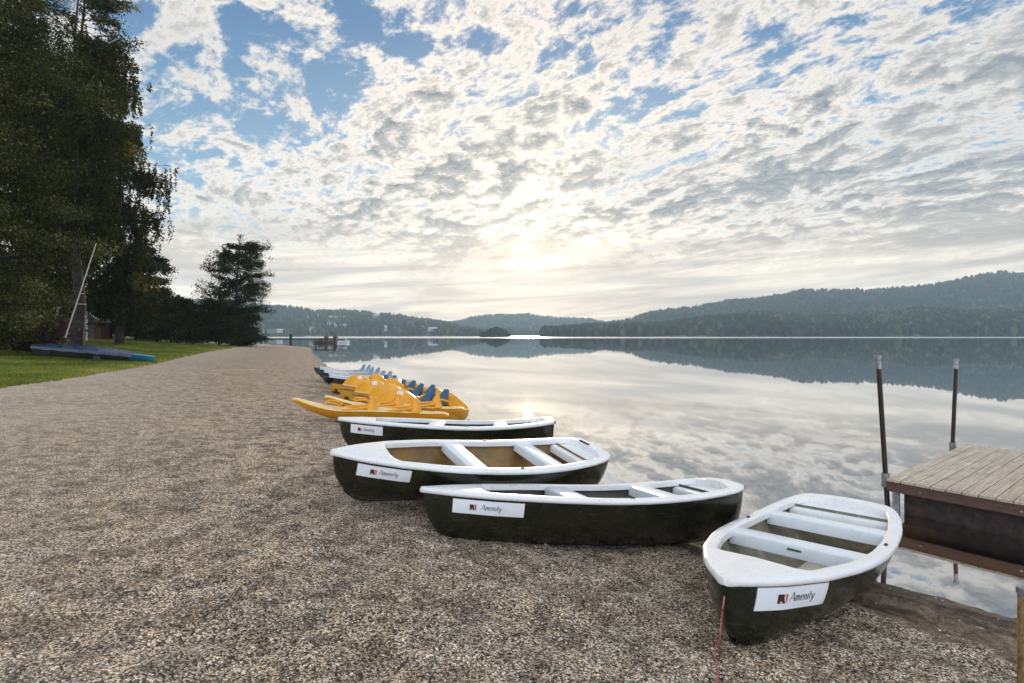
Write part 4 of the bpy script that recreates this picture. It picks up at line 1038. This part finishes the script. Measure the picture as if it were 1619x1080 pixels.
sp.build('cover_straps', M_black, din)
lau = MB(); lau.box((.55 * kk, -.3, .035), (.75 * kk, .06, .06)); lau.box((.55 * kk, .3, .035), (.75 * kk, .06, .06)); lau.box((.5 * kk, 0, .04), (.08, 1.1, .08))
lau.build('trolley_frame', M_galv, din)
for sgn in (-1, 1):
    MB().tube([(.5 * kk, sgn * .6 - .05, .15), (.5 * kk, sgn * .6 + .05, .15)], .17, 16).build('wheel', M_black, din, smooth=50)

# pale board on the gravel
x0_, y0_, z0_ = at(334, 587.5); x1_, y1_, z1_ = at(412, 585.5)
c_ = Vector(((x0_ + x1_) / 2, (y0_ + y1_) / 2, (z0_ + z1_) / 2)); d_ = Vector((x1_ - x0_, y1_ - y0_, z1_ - z0_))
pl = MB().box((0, 0, .03), (d_.length, .10, .06)).build('board', M_plank, bevel=.005); pl.location = c_; pl.rotation_euler = (0, -atan2(d_.z, hypot(d_.x, d_.y)), atan2(d_.y, d_.x))
tag(pl, 'long pale wooden board lying on the far gravel', 'board')

# ------------------------------------------------------------------ small things at the back of the lawn
def backpt(px, d): x, y = place(px, d); return x, y, gz(x, y)
x, y, z = backpt(150, 66)
hut = empty('hut', (x, y, z), (0, 0, .25), 'small dark red wooden hut with pale roof edge in front of the bushes', 'hut')
MB().box((0, 0, 1.0), (2.2, 2.4, 2.0)).build('wall', M_shedred, hut)
rf = MB(); rf.add([(-1.4, -1.5, 1.95), (1.4, -1.5, 1.95), (1.4, 1.5, 1.95), (-1.4, 1.5, 1.95), (0, -1.5, 2.9), (0, 1.5, 2.9)], [(0, 1, 4), (3, 5, 2), (0, 4, 5, 3), (1, 2, 5, 4), (0, 3, 2, 1)]); rf.build('roof', M_shedroof, hut)
ve = MB(); ve.tube([(.1, -1.53, 2.92), (1.45, -1.53, 1.95)], .05, 4); ve.build('verge_board', M_light, hut)
MB().box((.1, -1.22, .85), (.7, .05, 1.6)).build('door', M_shedroof, hut)
MB().box((-.05, -1.5, 3.05), (.45, .3, .3)).build('roof_lamp', M_light, hut)
def post(px, d, h, label, r=.05, head=(.3, .3, .3), name='lamp_post', cat='lamp post'):
    x, y, z = backpt(px, d); t = empty(name, (x, y, z - .05), (0, 0, 0), label, cat)
    MB().tube([(0, 0, 0), (0, 0, h)], r, 8).build('post', M_light if name != 'sign_post' else M_shedroof, t, smooth=True)
    MB().box((0, 0, h + head[2] / 2), head).build('head', M_light, t, bevel=.03)
post(91, 60, 3.2, 'pale post with white head seen under the trees on the left', .09, (.4, .4, .35))
post(137, 55, 2.6, 'pale pole beside the birch trunk', .07, (.16, .16, .1))
post(189, 64, 1.1, 'short post with a small white top on the lawn right of the hut', .04, (.22, .1, .28), 'sign_post', 'sign post')
x, y, z = backpt(108, 50)
tb = empty('picnic_table', (x, y, z), (0, 0, .3), 'pale picnic table left of the birch trunk', 'table')
MB().box((0, 0, .75), (2.2, .8, .06)).build('tabletop', M_light, tb)
for sy in (-.75, .75): MB().box((0, sy, .45), (2.2, .25, .05)).build('bench', M_light, tb)
for sx in (-.85, .85): MB().tube([(sx, -.8, 0), (sx, -.2, .74)], .04, 6).build('leg', M_shedroof, tb); MB().tube([(sx, .8, 0), (sx, .2, .74)], .04, 6).build('leg', M_shedroof, tb)

# ------------------------------------------------------------------ pier and barge out on the lake
d = 128.; x0_ = (396 - CX) / FPX * d; 
pier = empty('pier', (x0_, d, 0), (0, 0, .22), 'thin dark pier reaching out from the shore behind the lone tree', 'pier')
PLn = 19.
MB().box((PLn / 2, 0, 1.30), (PLn, .9, .30)).build('walkway', M_floatb, pier)
MB().tube([(0, -.4, 1.95), (PLn * .62, -.4, 1.85)], .05, 6).build('handrail', M_floatb, pier)
for i, q in enumerate((.12, .46, .75, .98)):
    MB().tube([(q * PLn, 0, -2), (q * PLn, 0, 1.4 + (1.1 if i == 1 else 0))], .16 if i != 1 else .32, 8).build('pile', M_floatb, pier, smooth=True)
d = 160.
bx_ = (524 - CX) / FPX * d
bg = empty('work_barge', (bx_, d, 0), (0, 0, .05), 'dark work barge with two humps and an arch between them', 'barge')
MB().box((0, 0, .25), (5.2, 3, .9)).build('pontoon', M_barge, bg, bevel=.05)
hb = MB(); hb.box((-1.4, 0, 1.35), (1.0, 1.6, 1.4)); hb.build('cabin', M_barge, bg, bevel=.12)
hb = MB(); hb.box((1.2, 0, 1.3), (1.1, 1.6, 1.3)); hb.box((1.35, 0, 2.05), (.5, .8, .5)); hb.build('engine_house', M_barge, bg, bevel=.12)
MB().tube([(-1.2, 0, 2.0), (-.7, 0, 2.75), (.1, 0, 2.95), (.9, 0, 2.6), (1.5, 0, 2.0)], .12, 6).build('arch', M_barge, bg, smooth=True)
def smallboat(px, d, w, label, m, cab):
    x = (px - CX) / FPX * d; t = empty('motor_boat', (x, d, 0), (0, 0, .1), label, 'motor boat')
    hb = MB(); rings = []
    for q in np.linspace(0, 1, 9):
        ww = w * .2 * float(np.interp(q, [0, .3, .7, 1], [.8, 1, .8, .05])); rings.append([((q - .5) * w, a * ww, -.1 + (.65 + .2 * q) * abs(a) ** 2) for a in np.linspace(-1, 1, 7)] + [((q - .5) * w, 0, .5 + .2 * q)])
    hb.loft(rings, True, True); hb.build('hull', m, t, smooth=40)
    MB().box((0, 0, .8), (w * .35, w * .25, .7)).build('cabin', cab, t, bevel=.08)
smallboat(543, 158, 3.4, 'small white motor boat moored right of the barge', M_light, M_hwin)
smallboat(507, 156, 3.6, 'small dark motor boat between the pier and the barge', M_barge, M_barge)

# ------------------------------------------------------------------ air
def haze():
    m = bpy.data.materials.new('haze_air'); m.use_nodes = True; nt = NT(m.node_tree); nt.n.clear(); out = nt.node('ShaderNodeOutputMaterial')
    v = nt.node('ShaderNodeVolumePrincipled'); v.inputs['Color'].default_value = (.60, .82, 1, 1); v.inputs['Density'].default_value = .00018; v.inputs["Anisotropy"].default_value = .3
    nt.l.new(v.outputs[0], out.inputs['Volume'])
    o = MB().box((0, 1410, 141), (9000, 2980, 298)).build('haze', m)
    tag(o, 'pale blue morning haze over the lake', kind='stuff')
haze()

# ------------------------------------------------------------------ sky
SKY_BIAS = 0.075
def world():
    w = bpy.data.worlds.new('World'); sc.world = w; w.use_nodes = True; nt = NT(w.node_tree); nt.n.clear()
    out = nt.node('ShaderNodeOutputWorld'); bg = nt.node('ShaderNodeBackground')
    D = nt.node('ShaderNodeTexCoord').outputs['Generated']
    D = nt.vm('NORMALIZE', D); x, y, z = nt.sep(D)
    sky = nt.node('ShaderNodeTexSky', sky_type='NISHITA'); sky.sun_disc = False; sky.sun_elevation = R(SUN_EL); sky.sun_rotation = R(SUN_AZ); sky.air_density = 1.2; sky.dust_density = 1.; sky.ozone_density = 2.5
    zc = nt.m('MAXIMUM', z, .0)
    inv = nt.m('DIVIDE', 1., nt.m('ADD', zc, .20))
    qx = nt.m('MULTIPLY', x, inv); qy = nt.m('MULTIPLY', y, inv)
    a = R(-41); bx, by = sin(a), cos(a)
    Q = nt.xyz(qx, qy, 0.)
    warp = nt.vm('SCALE', nt.vm('SUBTRACT', nt.noise(Q, 1.8, 3, .5, color=True), (.5, .5, .5)), sc_=.36)
    # openings to the blue
    def q_of(px, py):
        d = Vector(((px - CX) / FPX, 1, (CY - py) / FPX)).normalized(); i = 1 / (d.z + .20); return d.x * i, d.y * i
    holes = None
    for (px, py, r_, s_) in [(340, 270, .36, 1.), (420, 205, .26, .95), (300, 340, .5, .7), (520, 140, .17, .8), (640, 55, .16, .8), (205, 25, .14, 1.), (430, 60, .14, 1.), (560, 20, .12, .8), (300, 200, .12, .7), (770, 50, .13, .7), (1230, 75, .14, 1.), (1070, 30, .10, .6), (1540, 10, .13, .9), (1290, 120, .1, .5), (300, 130, .07, .5), (920, 20, .09, .5), (1130, 190, .13, .35), (700, 190, .12, .3)]:
        cx_, cy_ = q_of(px, py)
        dd = nt.vm('DISTANCE', nt.vm('ADD', Q, nt.vm('SCALE', warp, sc_=.7)), (cx_, cy_, 0.))
        g = nt.m('MULTIPLY', nt.mr(dd, r_ * .80, r_ * .12, 0., 1., True), s_)
        holes = g if holes is None else nt.m('MAXIMUM', holes, g)
    bias = nt.m('ADD', nt.m('ADD', nt.mr(x, -.3, .6, -.01, .10), nt.mr(z, .34, .12, 0., .13)), SKY_BIAS)
    bias = nt.m('SUBTRACT', bias, nt.m("MULTIPLY", holes, .27))
    def density(off):
        W = nt.vm('ADD', nt.vm('ADD', Q, off), (0., 0., 0.))
        xx, yy, _ = nt.sep(W)
        u = nt.m('ADD', nt.m('MULTIPLY', xx, bx), nt.m('MULTIPLY', yy, by)); v = nt.m('ADD', nt.m('MULTIPLY', xx, by), nt.m('MULTIPLY', yy, -bx))
        P = nt.vm('ADD', nt.xyz(nt.m('MULTIPLY', u, .30), v, 0.), warp)
        P2 = nt.vm('ADD', nt.xyz(nt.m('MULTIPLY', u, .72), v, 3.), nt.vm('SCALE', warp, sc_=.5))
        d = nt.m('ADD', nt.m('MULTIPLY', nt.noise(P, 2.8, 3, .5), 1.0), nt.m('MULTIPLY', nt.noise(P2, 13.5, 8, .70, 0.), 1.9))
        return nt.m('ADD', nt.m('SUBTRACT', d, .915), bias)
    dens = density((0., 0., 0.))
    sx_, sy_ = q_of(835, 300); 
    dens2 = density((.003, .018, 0.))
    cover = nt.mr(dens, .35, .73, 0., 1., True)
    thick = nt.mr(dens, .62, .90, 0., 1.)
    facing = nt.mr(nt.m('SUBTRACT', dens, dens2), -.16, .20, 0., 1.)
    S = Vector((sin(R(SUN_AZ)) * cos(R(SUN_EL)), cos(R(SUN_AZ)) * cos(R(SUN_EL)), sin(R(SUN_EL))))
    cosang = nt.vm('DOT_PRODUCT', D, tuple(S)); ang = nt.m('ARCCOSINE', nt.m('MINIMUM', cosang, .99999))
    lit = nt.mix(nt.mr(ang, .1, .9), (1.0, .87, .72), (.83, .775, .71))
    dark = nt.mix(nt.mr(ang, .1, .8), (.20, .235, .26), (.135, .18, .225))
    shade = nt.m('MULTIPLY', thick, nt.m('SUBTRACT', 1.12, nt.m('MULTIPLY', facing, .50)), clamp=True)
    cl = nt.mix(shade, lit, dark)
    zone = nt.m('MULTIPLY', nt.mr(z, .50, .30, .35, 1.), nt.mr(x, -.45, -.1, .5, 1.))
    cl = nt.mix(nt.m('MULTIPLY', nt.m('MULTIPLY', nt.mr(thick, .1, .8), zone), .45), cl, nt.mix(1., cl, (.48, .54, .59), 'MULTIPLY'))
    veil0 = nt.noise(nt.vm('ADD', Q, (7., 2., 0.)), .8, 3, .5)
    cl = nt.mix(nt.mr(veil0, .45, .65, 0., .45), cl, (.50, .49, .475))
    skyc = nt.vm('SCALE', sky.outputs[0], sc_=.10)
    blue = nt.mix(nt.mr(z, .08, .48), (.26, .46, .62), (.04, .155, .34))
    skyc = nt.mix(.75, skyc, blue)
    col = nt.mix(cover, skyc, cl)
    # thin horizontal veils low over the horizon
    az = nt.m('ARCTAN2', x, y)
    Pl = nt.xyz(nt.m('MULTIPLY', az, 2.0), nt.m('ADD', nt.m('MULTIPLY', z, 24.), nt.m('MULTIPLY', az, -1.2)), 0.)
    st = nt.noise(Pl, 1.5, 6, .6, .5)
    veil = nt.ramp(st, [(.30, (.46, .385, .32)), (.44, (.62, .50, .395)), (.54, (.88, .71, .54)), (.66, (1.2, 1.0, .75))])
    veil = nt.mix(nt.mr(nt.m('ABSOLUTE', nt.m('ADD', x, -.05)), .05, .75), veil, nt.mix(1., veil, (.92, .98, 1.02), 'MULTIPLY'))
    col = nt.mix(nt.m('MULTIPLY', nt.mr(nt.m('ADD', z, nt.m('MULTIPLY', nt.m('SUBTRACT', st, .5), .10)), .235, .07, 0., .95, True), 1.), col, veil)
    # the veiled sun
    g0 = nt.m('EXPONENT', nt.m('MULTIPLY', nt.m('MULTIPLY', ang, ang), -1 / (.030 ** 2)))
    g1 = nt.m('EXPONENT', nt.m('MULTIPLY', nt.m('MULTIPLY', ang, ang), -1 / (.13 ** 2)))
    g2 = nt.m('EXPONENT', nt.m('MULTIPLY', ang, -1 / .22))
    streak = nt.m('EXPONENT', nt.m('MULTIPLY', nt.m('POWER', nt.m('ABSOLUTE', nt.m('SUBTRACT', z, nt.m('ADD', S.z, nt.m('MULTIPLY', x, .06)))), 2.), -1 / (.010 ** 2)))
    streak = nt.m('MULTIPLY', streak, nt.m('EXPONENT', nt.m('MULTIPLY', nt.m('MULTIPLY', x, x), -1 / (.30 ** 2))))
    brk = nt.mr(nt.noise(nt.vm('ADD', Pl, (3., 9., 0.)), 2.2, 5, .6), .35, .65, .25, 1.)
    add = nt.m('ADD', nt.m('MULTIPLY', nt.m('MULTIPLY', g1, .34), brk), nt.m('ADD', nt.m('MULTIPLY', g2, .15), nt.m('MULTIPLY', nt.m('MULTIPLY', streak, nt.mr(st, .4, .6)), .3)))
    add = nt.m('ADD', add, nt.m('MULTIPLY', nt.m('MULTIPLY', g0, .6), brk))
    glow = nt.mix(1., (1., .78, .48), nt.xyz(add, add, add), 'MULTIPLY')
    col = nt.mix(1., col, glow, 'ADD')
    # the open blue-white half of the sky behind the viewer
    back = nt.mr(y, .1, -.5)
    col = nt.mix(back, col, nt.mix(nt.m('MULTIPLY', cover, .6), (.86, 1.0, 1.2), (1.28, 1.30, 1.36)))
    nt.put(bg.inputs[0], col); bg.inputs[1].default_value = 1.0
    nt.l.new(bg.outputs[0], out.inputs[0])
world()
sun = bpy.data.lights.new('sun', 'SUN'); sun.energy = 2.0; sun.angle = R(.6); sun.color = (1, .84, .66)
so = bpy.data.objects.new('sun', sun); COL.objects.link(so); so.rotation_euler = (-R(90 - SUN_EL), 0, -R(SUN_AZ))

# ------------------------------------------------------------------ camera
cam = bpy.data.cameras.new('camera'); cam.sensor_width = 36; cam.lens = FPX / 1619 * 36; cam.clip_end = 30000; cam.clip_start = .05
co = bpy.data.objects.new('camera', cam); COL.objects.link(co); co.location = (0, 0, HC); co.rotation_euler = (R(90), 0, 0)
cam.shift_y = -(540 - CY) / 1619 * 1.0; cam.shift_x = (809.5 - CX) / 1619 * 1.0
sc.camera = co
sc.view_settings.view_transform = 'Standard'; sc.view_settings.look = 'None'; sc.view_settings.exposure = .38; sc.view_settings.gamma = 1
sc.cycles.use_denoising = True
sc.cycles.max_bounces = 8; sc.cycles.transparent_max_bounces = 8; sc.cycles.volume_bounces = 2; sc.cycles.diffuse_bounces = 3; sc.cycles.glossy_bounces = 4
sc.cycles.sample_clamp_indirect = 6
sc.cycles.use_adaptive_sampling = True; sc.cycles.adaptive_threshold = .02
